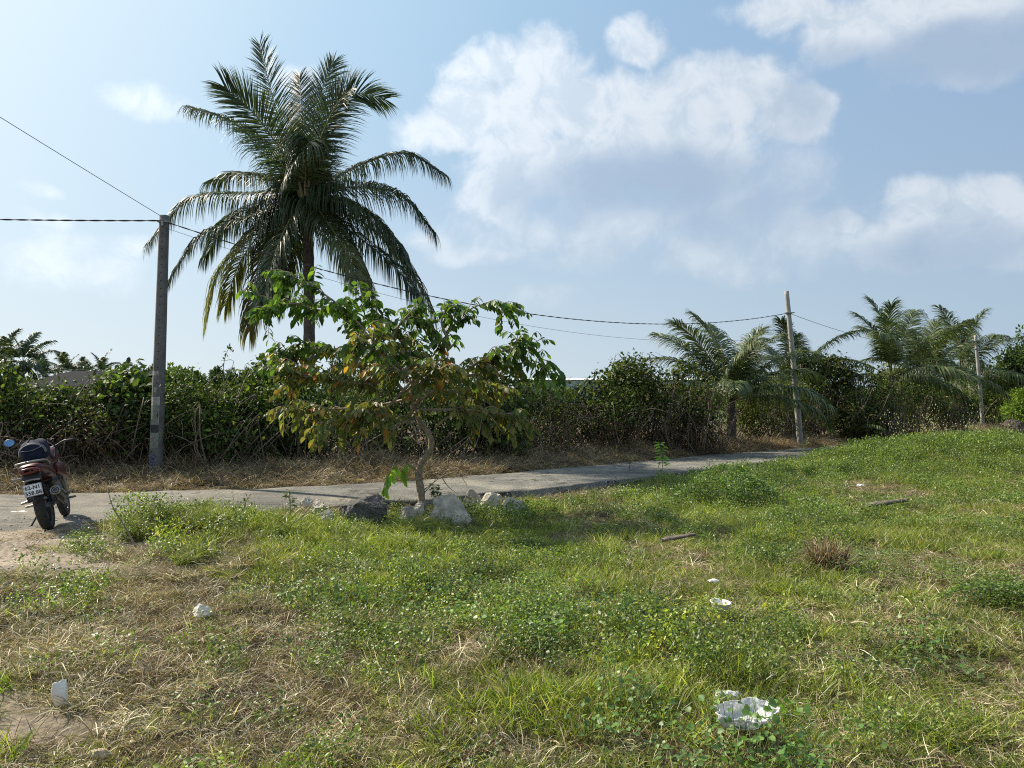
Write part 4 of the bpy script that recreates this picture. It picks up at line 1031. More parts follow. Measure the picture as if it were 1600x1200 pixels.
def scatter(name, kind, P, scl, label, cat, tilt=.15, zs=None, seed=0):
    rng = np.random.default_rng(seed+5); n = len(P)
    if n == 0: return
    me = bpy.data.meshes.new(name); me.vertices.add(n); me.vertices.foreach_set('co', np.asarray(P, np.float32).ravel())
    rot = np.stack([rng.normal(0,tilt,n), rng.normal(0,tilt,n), rng.random(n)*6.283], -1).astype(np.float32)
    s3 = np.stack([scl, scl, scl*(zs if zs is not None else 1)], -1).astype(np.float32)
    for nm, ty, arr, key in (('rot','FLOAT_VECTOR',rot,'vector'),('scl','FLOAT_VECTOR',s3,'vector'),('idx','INT',rng.integers(0,6,n).astype(np.int32),'value')):
        a = me.attributes.new(nm, ty, 'POINT'); a.data.foreach_set(key, arr.ravel())
    o = bpy.data.objects.new(name, me); C.objects.link(o); tag(o, label, cat, kind='stuff')
    ng = bpy.data.node_groups.new(name, 'GeometryNodeTree')
    ng.interface.new_socket('Geometry', in_out='INPUT', socket_type='NodeSocketGeometry'); ng.interface.new_socket('Geometry', in_out='OUTPUT', socket_type='NodeSocketGeometry')
    N = ng.nodes; L = ng.links; gi = N.new('NodeGroupInput'); go = N.new('NodeGroupOutput'); ip = N.new('GeometryNodeInstanceOnPoints'); ci = N.new('GeometryNodeCollectionInfo')
    ci.inputs[0].default_value = COLL[kind]; ci.inputs['Separate Children'].default_value = True; ci.inputs['Reset Children'].default_value = True
    ip.inputs['Pick Instance'].default_value = True
    def at(nm, ty):
        a = N.new('GeometryNodeInputNamedAttribute'); a.data_type = ty; a.inputs[0].default_value = nm; return a.outputs[0]
    L.new(gi.outputs[0], ip.inputs['Points']); L.new(ci.outputs[0], ip.inputs['Instance'])
    L.new(at('idx','INT'), ip.inputs['Instance Index']); L.new(at('rot','FLOAT_VECTOR'), ip.inputs['Rotation']); L.new(at('scl','FLOAT_VECTOR'), ip.inputs['Scale'])
    L.new(ip.outputs[0], go.inputs[0]); md = o.modifiers.new('scatter', 'NODES'); md.node_group = ng
    return o
def blob(X, Y, lst):
    Z = np.maximum(Y, 1.0); x = X/Z*FPX+800; y = HOR+(CAMH+.08)*FPX/Z; r = np.zeros_like(X)
    for (cx, cy, rx, ry, s) in lst: r = r+s*np.exp(-((x-cx)/rx)**2-((y-cy)/ry)**2)
    return r
def field():
    rng = np.random.default_rng(42)
    def samp(y0, y1, dens):
        w = lambda y: .72*y+4.2
        A = (y1-y0)*(w(y0)+w(y1)); n = int(A*dens); Y = rng.uniform(y0,y1,n*2); X = rng.uniform(-1,1,n*2)*w(y1); k = np.abs(X) < w(Y); X=X[k]; Y=Y[k]
        return X, Y
    parts = [samp(2.2,5,44), samp(5,8,34), samp(8,13,34), samp(13,22,25), samp(22,34,8)]
    X = np.concatenate([p[0] for p in parts]); Y = np.concatenate([p[1] for p in parts])
    d = Yn(X)-Y; k = d > .12+.25*(rng.random(len(X))-.5)*(X < 1.2); X = X[k]; Y = Y[k]; d = d[k]
    Z = gz(X, Y); n = len(X)
    # bare track
    bare = sstep(-X+(fbm(X*.8,Y*.8,21)-.5)*2.4, 3.5, 4.5)*(1-sstep(-Y,-6.6,-5.2)*.75); bare = np.maximum(bare, sstep(-X+(fbm(X*1.1,Y*1.1,25)-.5)*1.6, 1.95, 2.6)*sstep(-Y,-4.9,-3.8)*.92)
    hump = np.exp(-((X+4.5)/.9)**2-((Y-9.6)/.6)**2)
    keep = rng.random(n) > bare*.97*(1-hump*.9); X,Y,Z,d,hump = X[keep],Y[keep],Z[keep],d[keep],hump[keep]; n = len(X)
    dry = .31+(fbm(X*.7,Y*.7,51)-.5)*1.5+(fbm(X*2.3,Y*2.3,61)-.5)*.8
    dry += blob(X,Y,[(330,1000,260,100,.22),(60,1120,120,80,.3),(180,990,260,110,.55),(420,1010,170,60,.5),(120,880,160,50,.4),(680,1125,360,75,.30),(1350,900,250,30,.15),(980,900,160,30,.15),
                     (180,832,60,18,.5),(900,775,120,16,.5),(700,805,160,14,.3),(1350,760,200,18,.25),(1020,960,80,30,.35),(1250,1100,130,50,.2),
                     (700,890,360,75,-.5),(500,850,200,30,-.35),(300,820,90,40,-.35),(1480,715,200,35,-.7),(1130,765,110,30,-.5),(800,940,160,40,-.3),(1500,850,150,60,-.1),(1400,1120,260,80,-.12)])
    brownf = .35+(fbm(X*.9,Y*.9,71)-.5)*1.4+blob(X,Y,[(420,1000,200,50,.25),(1330,755,180,20,.6),(1150,880,200,40,.35),(900,790,150,22,.6),(120,880,160,50,.3)])
    u = rng.random(n); jit = dry+(u-.5)*.85
    kind = np.full(n, 'olive', dtype=object)
    kind[jit < .12] = 'green'; kind[(jit > .50)] = 'straw'
    kind[(jit > .36) & (rng.random(n) < np.clip(brownf,0,.9))] = 'brown'
    wd = (fbm(X*1.1,Y*1.1,81)-.55)*1.7+.17+blob(X,Y,[(1130,765,90,26,1.),(1480,712,200,36,1.1),(1060,1010,110,60,.45),(700,920,130,40,.35),(1440,1020,70,40,.5),(1380,880,110,25,.3),(1560,920,70,40,.5),(1300,800,200,30,.2)])
    kind[(rng.random(n) < np.clip(wd,0,.8))] = 'weed'
    bd = blob(X,Y,[(1180,1175,120,38,.5),(690,925,60,28,.6),(1430,1020,50,30,.35),(1130,770,60,20,.4),(560,930,60,30,.25),(1000,1130,70,40,.3),(850,990,90,50,.25)])
    kind[(rng.random(n) < np.clip(bd,0,.8))] = 'broad'
    ye = blob(X,Y,[(1060,1000,60,34,.42),(1010,1060,50,26,.3),(1110,965,30,20,.5),(655,915,40,18,.4),(900,945,20,10,.3),(1210,970,20,14,.22),(265,870,50,16,.4),(1480,700,160,24,.08)])
    kind[(rng.random(n) < np.clip(ye,0,.8))] = 'yellow'
    sh_ = blob(X,Y,[(1420,684,150,12,.8)]); kind[(rng.random(n) < np.clip(sh_*1.4,0,.75)) & (X > 7)] = 'seedhead'
    scl = (.75+.5*rng.random(n))*np.interp(Y,[3,6,12,24],[.80,.85,.92,1.25])
    hmul = (.45+1.6*fbm(X*1.9,Y*1.9,91))*(1+.6*hump)
    hmul *= 1+blob(X,Y,[(1480,702,200,34,1.0),(1130,765,90,26,.3)])
    P = np.stack([X,Y,Z-.004], -1)
    names = dict(green=('grass','fresh green grass spread across the open lot','grass'), olive=('olive_grass','olive half dried grass mixed through the lot','grass'),
                 straw=('straw_grass','flattened pale straw in the dried patches','dry grass'), brown=('brown_grass','reddish brown withered grass in the field','dry grass'),
                 weed=('leafy_weeds','small leaved green weeds creeping over the field','weeds'), broad=('broadleaf_weeds','round leaved weeds sprawling near the plastic bag','weeds'),
                 yellow=('yellow_weeds','yellow leaved weeds scattered in the field','weeds'), seedhead=('flowering_weeds','weeds with pale seed heads on the right mound','weeds'))
    for kd, (nm, lb, ct) in names.items():
        m = kind == kd; scatter(nm, kd, P[m], scl[m], lb, ct, .16, hmul[m], seed=ord(kd[0]))
    # taller tufts: rim of the track, tree foot, stray ones
    tx = [(x, y) for x, y in [(255,812),(285,800),(310,806),(240,822),(270,826),(430,835),(450,832),(438,822),(660,832),(690,822),(640,836),(620,860),(650,862),(300,870),(330,822),(340,838),(215,835),(700,838),(560,855),(760,850)]]
    Pt = []; 
    for x, y in tx:
        for _ in range(4):
            p = gpt(x+rng.normal(0,10), y+rng.normal(0,4)); Pt.append((p.x,p.y,p.z))
    scatter('tall_tufts', 'tuft', np.array(Pt), .7+.5*rng.random(len(Pt)), 'tall green grass tufts by the track and around the tree foot', 'grass', .1, .9, seed=3)
    Pm = []
    for _ in range(330):
        x, y = rng.normal(13.2, 3.2), rng.normal(20.6, 1.9)
        if y < Yn(x)-.4 and x > 8.2: Pm.append((x, y, float(gz(x, y))))
    scatter('mound_weeds', 'tuft', np.array(Pm), .75+.6*rng.random(len(Pm)), 'taller rank green weeds crowning the mound at the right', 'weeds', .15, 1.0, seed=4)
    # verge behind the road
    n = 5200; X = np.concatenate([rng.uniform(-14,8,3400), rng.uniform(8,34,1800)]); e = rng.random(n)**1.2*2.3; Y = Yf(X)+.25*fbm(X*1.7,X*0,15,5)+e
    k = rng.random(n) > .55*(e < .5); X,Y,e = X[k],Y[k],e[k]
    P = np.stack([X,Y,gz(X,Y)-.01],-1); n = len(X); hh = np.interp(e,[0,.6,1.6,2.9],[.3,.55,1.2,2.0])*(.25+1.5*fbm(X*.9,Y*.9,5))
    big = rng.random(n) < np.interp(e,[0,.5,1.2],[.1,.5,.85])
    scatter('verge_grass', 'tall_dry', P[big], (.75+.5*rng.random(int(big.sum()))), 'tall reddish brown dead grass along the foot of the hedge', 'dry grass', .2, hh[big], seed=8)
    scatter('verge_straw', 'brown', P[~big], (.8+.8*rng.random(int((~big).sum()))), 'low brownish dead grass edging the far side of the road', 'dry grass', .2, .9, seed=9)
    # near lip of the road slab
    n = 1100; X = rng.uniform(-3.2,9,n); Y = Yn(X)-.10-rng.random(n)**1.5*1.3; P = np.stack([X,Y,gz(X,Y)-.01],-1)
    k = rng.random(n) < np.interp(X,[-3,0,2,9],[.35,.3,.6,.8]); P = P[k]
    m = rng.random(len(P)) < .35
    scatter('lip_grass', 'tall_dry', P[m], .5+.35*rng.random(int(m.sum())), 'wispy brown grass growing against the road edge', 'dry grass', .2, .65, seed=10)
    scatter('lip_straw', 'brown', P[~m], .8+.5*rng.random(int((~m).sum())), 'low brown grass between the rocks and road edge', 'dry grass', .2, 1.0, seed=11)
field()

# ------------------------------------------------------------------ saplings, stump, litter
def sapling(x, y, hpx, label, seed, cols, nl=26, size=.07, group=None, name='sapling'):
    rng = np.random.default_rng(seed); p = gpt(x, y); h = hpx/FPX*p.y
    root = empty(name, p); tag(root, label, 'plant', group); b = Buf(); bl = Buf()
    P = spline([(0,0,-.02),(rng.normal(0,.03),0,h*.5),(rng.normal(0,.05),rng.normal(0,.03),h)], 12); tube(b, P, np.linspace(.008,.003,12), 5)
    t = np.linspace(.3,1,nl); pos = np.stack([np.interp(t,np.linspace(0,1,12),P[:,k]) for k in range(3)],-1)
    a = rdir(nl,rng)*np.array([1,1,.3])+np.array([0,0,.1]); leaves(bl, pos+nrm(a)*.03, a, nrm(rng.normal(0,.3,(nl,3))+np.array([0,0,1])), size*(.6+.7*rng.random(nl)), size*.5, pick(cols,nl,rng,.25), LEAF_BIG)
    for q in range(nl): tube(b, np.array([pos[q], pos[q]+nrm(a[q])*.035]), .002, 3)
    buf_obj('stem', b, M_twig, root); buf_obj('leaves', bl, M_tree, root); return root
sapling(1036, 742, 50, 'thin sapling with a bright green tuft at the near road edge', 61, [(.26,.42,.08),(.20,.34,.06)], 60, .13)
sapling(985, 738, 26, 'low brownish plant at the road edge left of the bright sapling', 62, [(.13,.14,.05)], 24, .08)
sapling(1254, 716, 28, 'small green weed in front of the leaning pole base', 63, [(.10,.18,.04)], 20, .09)
sapling(455, 812, 46, 'loose leafy plant at the road edge left of the rocks', 64, [(.07,.12,.04),(.10,.15,.05)], 60, .07)
sapling(385, 812, 34, 'thin plant with small dark leaves at the road edge', 65, [(.06,.10,.035)], 30, .06)
sapling(684, 812, 52, 'dark leafy plant against the right side of the tree trunk', 66, [(.05,.09,.03),(.09,.14,.04)], 70, .09)
def sticks(name, pts, r, label, Y=None):
    b = Buf(); tube(b, spline(pts, 20), np.linspace(r, r*.35, 20), 5); o = buf_obj(name, b, M_twig); tag(o, label, 'stick'); return o
g1 = gpt(213, 856); g0 = np.array(g1)
sticks('bare_stick', [g0, g0+np.array([-.13,.06,.18]), g0+np.array([-.33,.15,.42]), g0+np.array([-.42,.2,.62])], .011, 'thin bare stick leaning left out of the grass by the track')
def weed_mound(x, y, w, d, h, label, seed, n=3600, leaf=.05):
    rng = np.random.default_rng(seed); p = gpt(x, y); b = Buf()
    a = rng.random(n)*6.283; r = np.sqrt(rng.random(n)); X = np.cos(a)*r*w/2*(1+.25*(vn(np.cos(a)*2+seed, np.sin(a)*2)-.5)*2); Y = np.sin(a)*r*d/2
    top = h*(1-r**2.2)*(.55+.9*fbm(X*2.6+seed, Y*2.6, 3)); z = top*(1-.35*rng.random(n)**2)+.03
    pos = np.stack([X, Y, z], -1); th = rng.random(n)*6.283
    leaves(b, pos, np.stack([np.cos(th), np.sin(th), .2*rng.normal(size=n)], -1), nrm(rng.normal(0,.5,(n,3))+np.array([0,0,1])), leaf*(.5+.8*rng.random(n)), leaf*.5, pick([(.08,.15,.025),(.12,.20,.03),(.05,.10,.02),(.19,.26,.05)], n, rng, .3), LEAF_SMALL)
    root = empty('weed_bush', p); tag(root, label, 'weed bush'); buf_obj('foliage', b, M_grass, root)
    b = Buf()
    for i in range(0, n, 40): tube(b, spline([(X[i]*.7, Y[i]*.7, 0), (X[i]*.9, Y[i]*.9, z[i]*.6), pos[i]], 5), .003, 3)
    buf_obj('stems', b, M_twig, root)
weed_mound(1135, 792, 1.9, 1.1, .58, 'dark green low weed bush below the road edge, left of the mound', 5)
weed_mound(1565, 945, 1.0, .6, .16, 'low leafy weed patch at the right edge level with the reed stump', 6, 1500, .035)
def stump():
    rng = np.random.default_rng(9); p = gpt(1292, 893); root = empty('grass_stump', p); root.scale = (1.15,1.15,1.5); tag(root, 'cut stump of dry brown reeds, flat topped, in the right field', 'reed stump')
    b = Buf()
    for i in range(45):
        a = rng.random()*6.28; r = .13*math.sqrt(rng.random()); s = np.array([math.cos(a)*r, math.sin(a)*r, 0]); e = s*1.35+np.array([rng.normal(0,.02), rng.normal(0,.02), rng.uniform(.12,.2)])
        g = rng.uniform(.5,1.3); tube(b, np.array([s,(s+e)/2,e]), [.008,.007,.006], 4, np.array([.20,.14,.08])*g)
    buf_obj('stalks', b, leaf_mat('reed_stalks', .1, .8, .2, .2), root)
    b = Buf(); blades(b, 650, .12, .30, .36, .006, DB+DS[3:]+GO[:1], rng, .8, .0, 5); blades(b, 160, .17, .2, .9, .006, DS+GO, rng, .9, .1, 4); o = buf_obj('dead_leaves', b, M_dry, root)
    b = Buf(); blades(b, 120, .28, .2, 1.1, .01, GG, rng, .9, .2, 4); o = buf_obj('green_blades', b, M_grass, root); o.location = (.1,-.1,0)
stump()
def plank(x, y, wpx, label, seed, yaw, th=.03, wd=.14):
    rng = np.random.default_rng(seed); p = gpt(x, y); L = wpx/FPX*p.y; b = Buf(); n = 14
    V = []; 
    for i in range(n):
        t = i/(n-1); w = wd*(.55+.45*math.sin(math.pi*min(1,t*1.3+.1)))+rng.normal(0,.006); z = .04+.05*t+rng.normal(0,.003)
        V += [(t*L-L/2,-w/2,z),(t*L-L/2,w/2,z+.01),(t*L-L/2,w/2,z+.01+th),(t*L-L/2,-w/2,z+th)]
    V = np.array(V); idx = np.arange(n*4).reshape(n,4); nx = np.roll(idx,-1,1); b.add(V, np.stack([idx[:-1],nx[:-1],nx[1:],idx[1:]],-1).reshape(-1,4)); b.F[4].append(idx[:1]); b.F[4].append(idx[-1:])
    o = buf_obj('plank', b, mat('weathered_wood%d' % seed, (.07,.055,.04), (.17,.14,.11), 10, .9, bump=.6)); o.location = p+Vector((0,0,.07)); o.rotation_euler = (.15, -.03, yaw); tag(o, label, 'plank')
plank(1385, 800, 80, 'dark weathered plank lying in the grass in the right field', 1, .25); plank(1060, 858, 55, 'half buried old board in brown grass in the middle of the field', 2, .1, .02, .07)
M_plastic = mat('white_plastic', (.62,.63,.64), (.84,.85,.86), 8, .3, trans=.35, bump=.2, bscale=14)
def _sheer(m, f):
    nt = m.node_tree; out = [n for n in nt.nodes if n.type == 'OUTPUT_MATERIAL'][0]; src = out.inputs[0].links[0].from_socket
    t = nt.nodes.new('ShaderNodeBsdfTransparent'); x = nt.nodes.new('ShaderNodeMixShader'); x.inputs[0].default_value = f
    nt.links.new(src, x.inputs[1]); nt.links.new(t.outputs[0], x.inputs[2]); nt.links.new(x.outputs[0], out.inputs[0])
_sheer(M_plastic, .02)
M_foam = mat('foam_bowl', (.62,.60,.56), (.74,.72,.68), 10, .6)
def bowl():
    p = gpt(1125, 969); bm = bmesh.new(); prof = [(.0,.012),(.045,.0),(.05,.002),(.075,.035),(.088,.066),(.094,.068),(.094,.072),(.086,.072),(.071,.038),(.047,.008),(.0,.014)]
    n = 36; rows = [[bm.verts.new((r*math.cos(k*6.2832/n), r*math.sin(k*6.2832/n), z)) for k in range(n)] if r > 0 else [bm.verts.new((0,0,z))] for r, z in prof]
    for a, b in zip(rows, rows[1:]):
        for k in range(n):
            k2 = (k+1)%n
            if len(a) == 1: bm.faces.new((a[0], b[k2], b[k]))
            elif len(b) == 1: bm.faces.new((a[k], a[k2], b[0]))
            else: bm.faces.new((a[k], a[k2], b[k2], b[k]))
    o = bm_obj('foam_bowl', bm, M_foam, smooth=True); o.location = p+Vector((0,0,.075)); o.rotation_euler = (.05, .06, 0); o.scale = (.88,.88,1.0); tag(o, 'white disposable foam bowl resting upright in the grass', 'bowl')
bowl()
def crumple(name, x, y, wpx, hpx, label, cat, m, seed, hole=False, dz=.02, deep=.8):
    p = gpt(x, y); w = wpx/FPX*p.y; h = hpx/FPX*p.y
    bm = bmesh.new(); bmesh.ops.create_icosphere(bm, subdivisions=5, radius=1)
    if hole: bmesh.ops.delete(bm, geom=[v for v in bm.verts if v.co.z > .62], context='VERTS')
    for v in bm.verts:
        c = v.co; a = math.atan2(c.y, c.x)
        f = float(fbm(c.x*2.2+seed, c.y*2.2+c.z*1.7, seed)); g = float(fbm(c.x*6+seed, c.y*6+c.z*4, seed+1))
        r = 1+.55*(f-.5)+.22*abs(g-.5)*2+.08*math.sin(a*7+seed)
        v.co = Vector((c.x*r*w/2, c.y*r*w*deep/2, (c.z+.55)*h*.55*(1+.5*(f-.5)+(.3*math.sin(a*5+seed) if hole and c.z > .3 else 0))))
    if hole: bmesh.ops.solidify(bm, geom=bm.faces[:], thickness=.0015)
    o = bm_obj(name, bm, m, smooth=True); o.location = p+Vector((0,0,dz)); tag(o, label, cat); return o
def bag():
    p = gpt(1160, 1158); b = Buf(); k = 64; n = 16; V = []
    for i in range(n):
        f = i/(n-1)
        for j in range(k):
            a = j/k*2*math.pi; cr_ = .004*math.sin(a*9+f*3)+.003*math.sin(a*17+1-f*5)+.005*math.sin(a*5+2)+.004*math.sin(a*29+f*9)
            r = .095+.035*f**.7+cr_*(.5+1.1*f)
            z = .13*f+.012*math.sin(a*2+.5)*f+.005*math.sin(a*7)*f
            V.append((math.cos(a)*r*1.12+.02*f, math.sin(a)*r*.85, z))
    idx = np.arange(n*k).reshape(n, k); nx = np.roll(idx, -1, 1)
    b.add(V, np.stack([idx[:-1],nx[:-1],nx[1:],idx[1:]],-1).reshape(-1,4)); b.F.setdefault(k, []).append(idx[:1])
    me = b.mesh('plastic_bag'); bm = bmesh.new(); bm.from_mesh(me); bmesh.ops.solidify(bm, geom=bm.faces[:], thickness=.0012)
    o = bm_obj('plastic_bag', bm, M_plastic, smooth=True); o.location = p+Vector((0,0,.10)); o.rotation_euler = (.16, -.06, 0); o.scale = (1.12,1.0,.8)
    o.scale = (1.05, .95, .5); tag(o, 'open crumpled white plastic bag among round leaved weeds', 'plastic bag')
bag()
crumple('plastic_scrap', 1140, 1106, 40, 12, 'torn translucent plastic scrap just behind the open bag', 'plastic scrap', M_plastic, 5, False, .06, .5)
crumple('paper_scrap', 1116, 921, 18, 5, 'small crumpled white scrap behind the foam bowl', 'paper scrap', M_foam, 6, False, .07, .6)
crumple('paper_scrap', 32, 804, 34, 5, 'flat white scrap on the road beside the motorcycle rear wheel', 'paper scrap', M_foam, 7, False, .01, .9)
crumple('dead_leaf', 155, 1196, 34, 14, 'curled pale brown dead leaf at the bottom left', 'dead leaf', mat('dead_leaf', (.36,.27,.17), (.5,.40,.28), 9, .8), 8, False, .04, .5)
crumple('paper_scrap', 1345, 768, 10, 4, 'tiny white scrap far out in the right field', 'paper scrap', M_foam, 9, False, .1, .8)

# ------------------------------------------------------------------ motorcycle
def motorcycle():
    rear = Vector((-5.72, 9.5, .012)); hd = math.atan2(.93, -.37)
    root = empty('motorcycle', rear); root.rotation_euler = Euler((0,0,0))
    lean = math.radians(-12)
    root.rotation_mode = 'QUATERNION'
    root.rotation_quaternion = (Matrix.Rotation(hd, 3, 'Z') @ Matrix.Rotation(lean, 3, 'X')).to_quaternion()
    tag(root, 'dark red motorcycle parked on its side stand at the left road edge, seen from behind', 'motorcycle')
    black = mat('black_plastic', (.012,.012,.013), (.022,.022,.024), 20, .45); rub = mat('tyre_rubber', (.012,.012,.012), (.03,.028,.026), 25, .8, bump=.4, bscale=80)
    red = mat('dark_red_paint', (.055,.004,.005), (.085,.006,.008), 4, .42, coat=.1); steel = mat('brushed_steel', (.22,.21,.19), (.36,.34,.31), 30, .4, metal=.9)
    alu = mat('engine_metal', (.07,.07,.07), (.16,.16,.16), 20, .5, metal=.6); blue = mat('mirror_glass', (.10,.30,.62), (.14,.36,.70), 3, .12); wht = mat('plate_white', (.68,.70,.70), (.76,.78,.78), 20, .5)  # mirror glass: blue sky reflection is put into its base colour
    ink = mat('plate_ink', (.012,.014,.02), (.02,.02,.03), 10, .6); lens = mat('red_lens', (.07,.003,.004), (.11,.005,.006), 5, .25, coat=.1); seatm = mat('seat_vinyl', (.015,.015,.016), (.03,.03,.03), 30, .6); amber = mat('amber_lens', (.55,.22,.03), (.6,.28,.05), 5, .2); sil = mat('silver_trim', (.22,.215,.21), (.32,.31,.30), 10, .4, metal=.5)
    # local: +X forward, +Y left, +Z up, origin at the rear contact point
    def wheel(x, R, w, nm):
        wr = empty(nm, (x,0,R), parent=root)
        bm = bmesh.new(); n = 48; prof = [(R-.075,-w*.36),(R-.05,-w*.5),(R-.02,-w*.42),(R-.004,-w*.2),(R,0),(R-.004,w*.2),(R-.02,w*.42),(R-.05,w*.5),(R-.075,w*.36),(R-.08,0)]
        rows = [[bm.verts.new((r*math.cos(k*6.28318/n), y, r*math.sin(k*6.28318/n))) for r, y in prof] for k in range(n)]
        for k in range(n):
            a, b = rows[k], rows[(k+1)%n]
            for i in range(len(prof)): j = (i+1)%len(prof); bm.faces.new((a[i], a[j], b[j], b[i]))
        # tread blocks
        for k in range(26):
            for s in (-1,1):
                box_bm(bm, .022, w*.26, .008, (R*math.cos(k*.2417+s*.06)*.995, s*w*.2, R*math.sin(k*.2417+s*.06)*.995), (0, -(k*.2417+s*.06)+math.pi/2, s*.5))
        bm_obj('tyre', bm, rub, wr)
        b = Buf(); th = np.linspace(0, 2*np.pi, 41)
        for yy in (-w*.3, w*.3): tube(b, np.stack([np.cos(th)*(R-.078), np.full(41, yy), np.sin(th)*(R-.078)], -1), .009, 6)
        for k in range(5):
            a = k*1.2566; e = np.array([math.cos(a)*(R-.08), 0, math.sin(a)*(R-.08)]); e2 = np.array([math.cos(a+.22)*(R-.08), 0, math.sin(a+.22)*(R-.08)])
            tube(b, np.array([e*.15, e]), [.018,.012], 6); tube(b, np.array([e2*.15, e2]), [.014,.010], 6)
        tube(b, np.array([(0,-w*.7,0),(0,w*.7,0)]), .035, 12); tube(b, np.array([(0,w*.25,0),(0,w*.28,0)]), .11, 24)
        buf_obj('rim', b, alu, wr, True)
    wheel(0, .30, .12, 'rear_wheel'); wheel(1.24, .295, .09, 'front_wheel')
    def T(nm, paths, m, sm=True, lb=None):
        b = Buf()
        for pts, r, k in paths: P = spline(pts, 16); tube(b, P, np.interp(np.linspace(0,1,16), np.linspace(0,1,len(np.atleast_1d(r))), np.atleast_1d(r)), k)
        o = buf_obj(nm, b, m, root, sm)
        if lb: o['label'] = lb
        return o
    def loft(nm, secs, m, parent=root, k=20, pw=2.6, sub=8):
        """secs: (x, zc, halfw, halfh, yc)"""
        S_ = spline([(s[0], s[1], s[2]) for s in secs], sub*len(secs)); S2 = spline([(s[3], s[4] if len(s) > 4 else 0, 0) for s in secs], sub*len(secs))
        th = np.linspace(0, 2*np.pi, k, endpoint=False); c, s = np.cos(th), np.sin(th); cx = np.sign(c)*np.abs(c)**(2/pw); sx = np.sign(s)*np.abs(s)**(2/pw)
        V = np.array([[(a[0], b[1]+cx[j]*max(a[2],.002), a[1]+sx[j]*max(b[0],.002)) for j in range(k)] for a, b in zip(S_, S2)]); n = len(V)
        idx = np.arange(n*k).reshape(n,k); nx = np.roll(idx,-1,1); bb = Buf(); bb.add(V.reshape(-1,3), np.stack([idx[:-1],nx[:-1],nx[1:],idx[1:]],-1).reshape(-1,4)); bb.F.setdefault(k,[]).append(idx[:1]); bb.F[k].append(idx[-1:])
        return buf_obj(nm, bb, m, parent, True)
    loft('tail_fairing', [(-.30,.80,.075,.035),(-.24,.795,.125,.06),(-.05,.76,.15,.085),(.15,.71,.155,.10),(.36,.66,.15,.10),(.48,.64,.12,.08)], red)
    loft('seat', [(-.14,.865,.10,.02),(0,.855,.125,.035),(.22,.815,.135,.05),(.42,.775,.13,.05),(.56,.79,.10,.045)], seatm)
    loft('fuel_tank', [(.50,.80,.09,.07),(.62,.85,.14,.11),(.80,.88,.16,.125),(.95,.87,.12,.10),(1.02,.84,.06,.06)], red)
    for s in (-1, 1):
        loft('side_shroud', [(.62,.70,.03,.06,s*.11),(.80,.68,.035,.10,s*.135),(.98,.65,.03,.10,s*.14),(1.08,.62,.015,.05,s*.13)], red)
        T('grab_rail', [([(.12,s*.15,.80),(-.1,s*.165,.86),(-.28,s*.11,.875),(-.33,0,.88)], .011, 8)], sil)
    loft('engine', [(.38,.42,.10,.10),(.52,.40,.13,.15),(.70,.42,.13,.17),(.86,.46,.09,.13)], alu)
    loft('cylinder_head', [(.72,.60,.08,.08),(.82,.62,.085,.09),(.90,.62,.07,.07)], alu)
    loft('side_panel', [(.18,.60,.13,.06),(.32,.58,.15,.10),(.46,.58,.13,.09)], black)
    T('frame', [([(-.05,-.09,.72),(.3,-.10,.62),(.45,-.11,.40),(.55,-.10,.28)],.018,8), ([(-.05,.09,.72),(.3,.10,.62),(.45,.11,.40),(.55,.10,.28)],.018,8), ([(1.02,0,.90),(.95,0,.62),(.88,0,.35),(.6,0,.25)],.02,8)], black)
    T('swingarm', [([(0,-.085,.30),(.25,-.09,.33),(.48,-.08,.35)],.022,8), ([(0,.085,.30),(.25,.09,.33),(.48,.08,.35)],.022,8), ([(-.02,-.1,.30),(.02,.1,.30)],.016,8)], black)
    T('chain', [([(0,.10,.36),(.25,.10,.37),(.48,.10,.40)],.012,6), ([(0,.10,.24),(.25,.10,.28),(.48,.10,.32)],.012,6)], alu)
    T('shock_absorber', [([(.22,0,.36),(.26,0,.5),(.30,0,.62)],.035,10)], sil)
    for s in (-1, 1):
        T('fork_leg', [([(1.24,s*.085,.29),(1.13,s*.085,.62),(1.05,s*.08,.92)],[.026,.022,.018],10)], sil)
    # rear mudguard and plate hanger
    bm = bmesh.new(); n = 14; rows = []
    for i in range(n):
        t = i/(n-1); x = -.16-.20*t; z = .70-.30*t; w = .085-.005*t+.015*math.sin(t*3.1)
        rows.append([bm.verts.new((x-.012*(1-abs(u))*1, u*w, z+.012*(1-abs(u)))) for u in (-1,-.8,-.3,.3,.8,1)])
    for a, b in zip(rows, rows[1:]):
        for i in range(5): bm.faces.new((a[i],a[i+1],b[i+1],b[i]))
    bmesh.ops.solidify(bm, geom=bm.faces[:], thickness=.008); bm_obj('rear_mudguard', bm, black, root, True)
    bm = bmesh.new(); box_bm(bm, .05,.20,.11,(-.235,0,.695),(0,.35,0),.018); bm_obj('lamp_housing', bm, black, root)
    loft('tail_light', [(-.335,.775,.05,.018),(-.325,.775,.10,.035),(-.28,.77,.115,.04)], lens)
    T('reflector_bar', [([(-.30,-.09,.655),(-.31,0,.665),(-.30,.09,.655)],.012,8)], sil)
    for s in (-1, 1):
        o = T('indicator', [([(-.24,s*.10,.70),(-.26,s*.16,.70),(-.265,s*.20,.70)],[.01,.01,.022],8)], black if s < 0 else sil)
    T('front_indicator', [([(1.05,.12,.80),(1.06,.22,.80),(1.06,.30,.80)],[.01,.018,.022],8)], amber)
    # plate
    pr = empty('licence_plate', (-.352,0,.545), parent=root); pr.rotation_euler = (math.radians(90)-.12, 0, math.radians(-90)); 
    bm = bmesh.new(); box_bm(bm, .195,.145,.004,(0,0,0),(0,0,0),.0015); bm_obj('plate_sheet', bm, wht, pr)
    bm = bmesh.new()
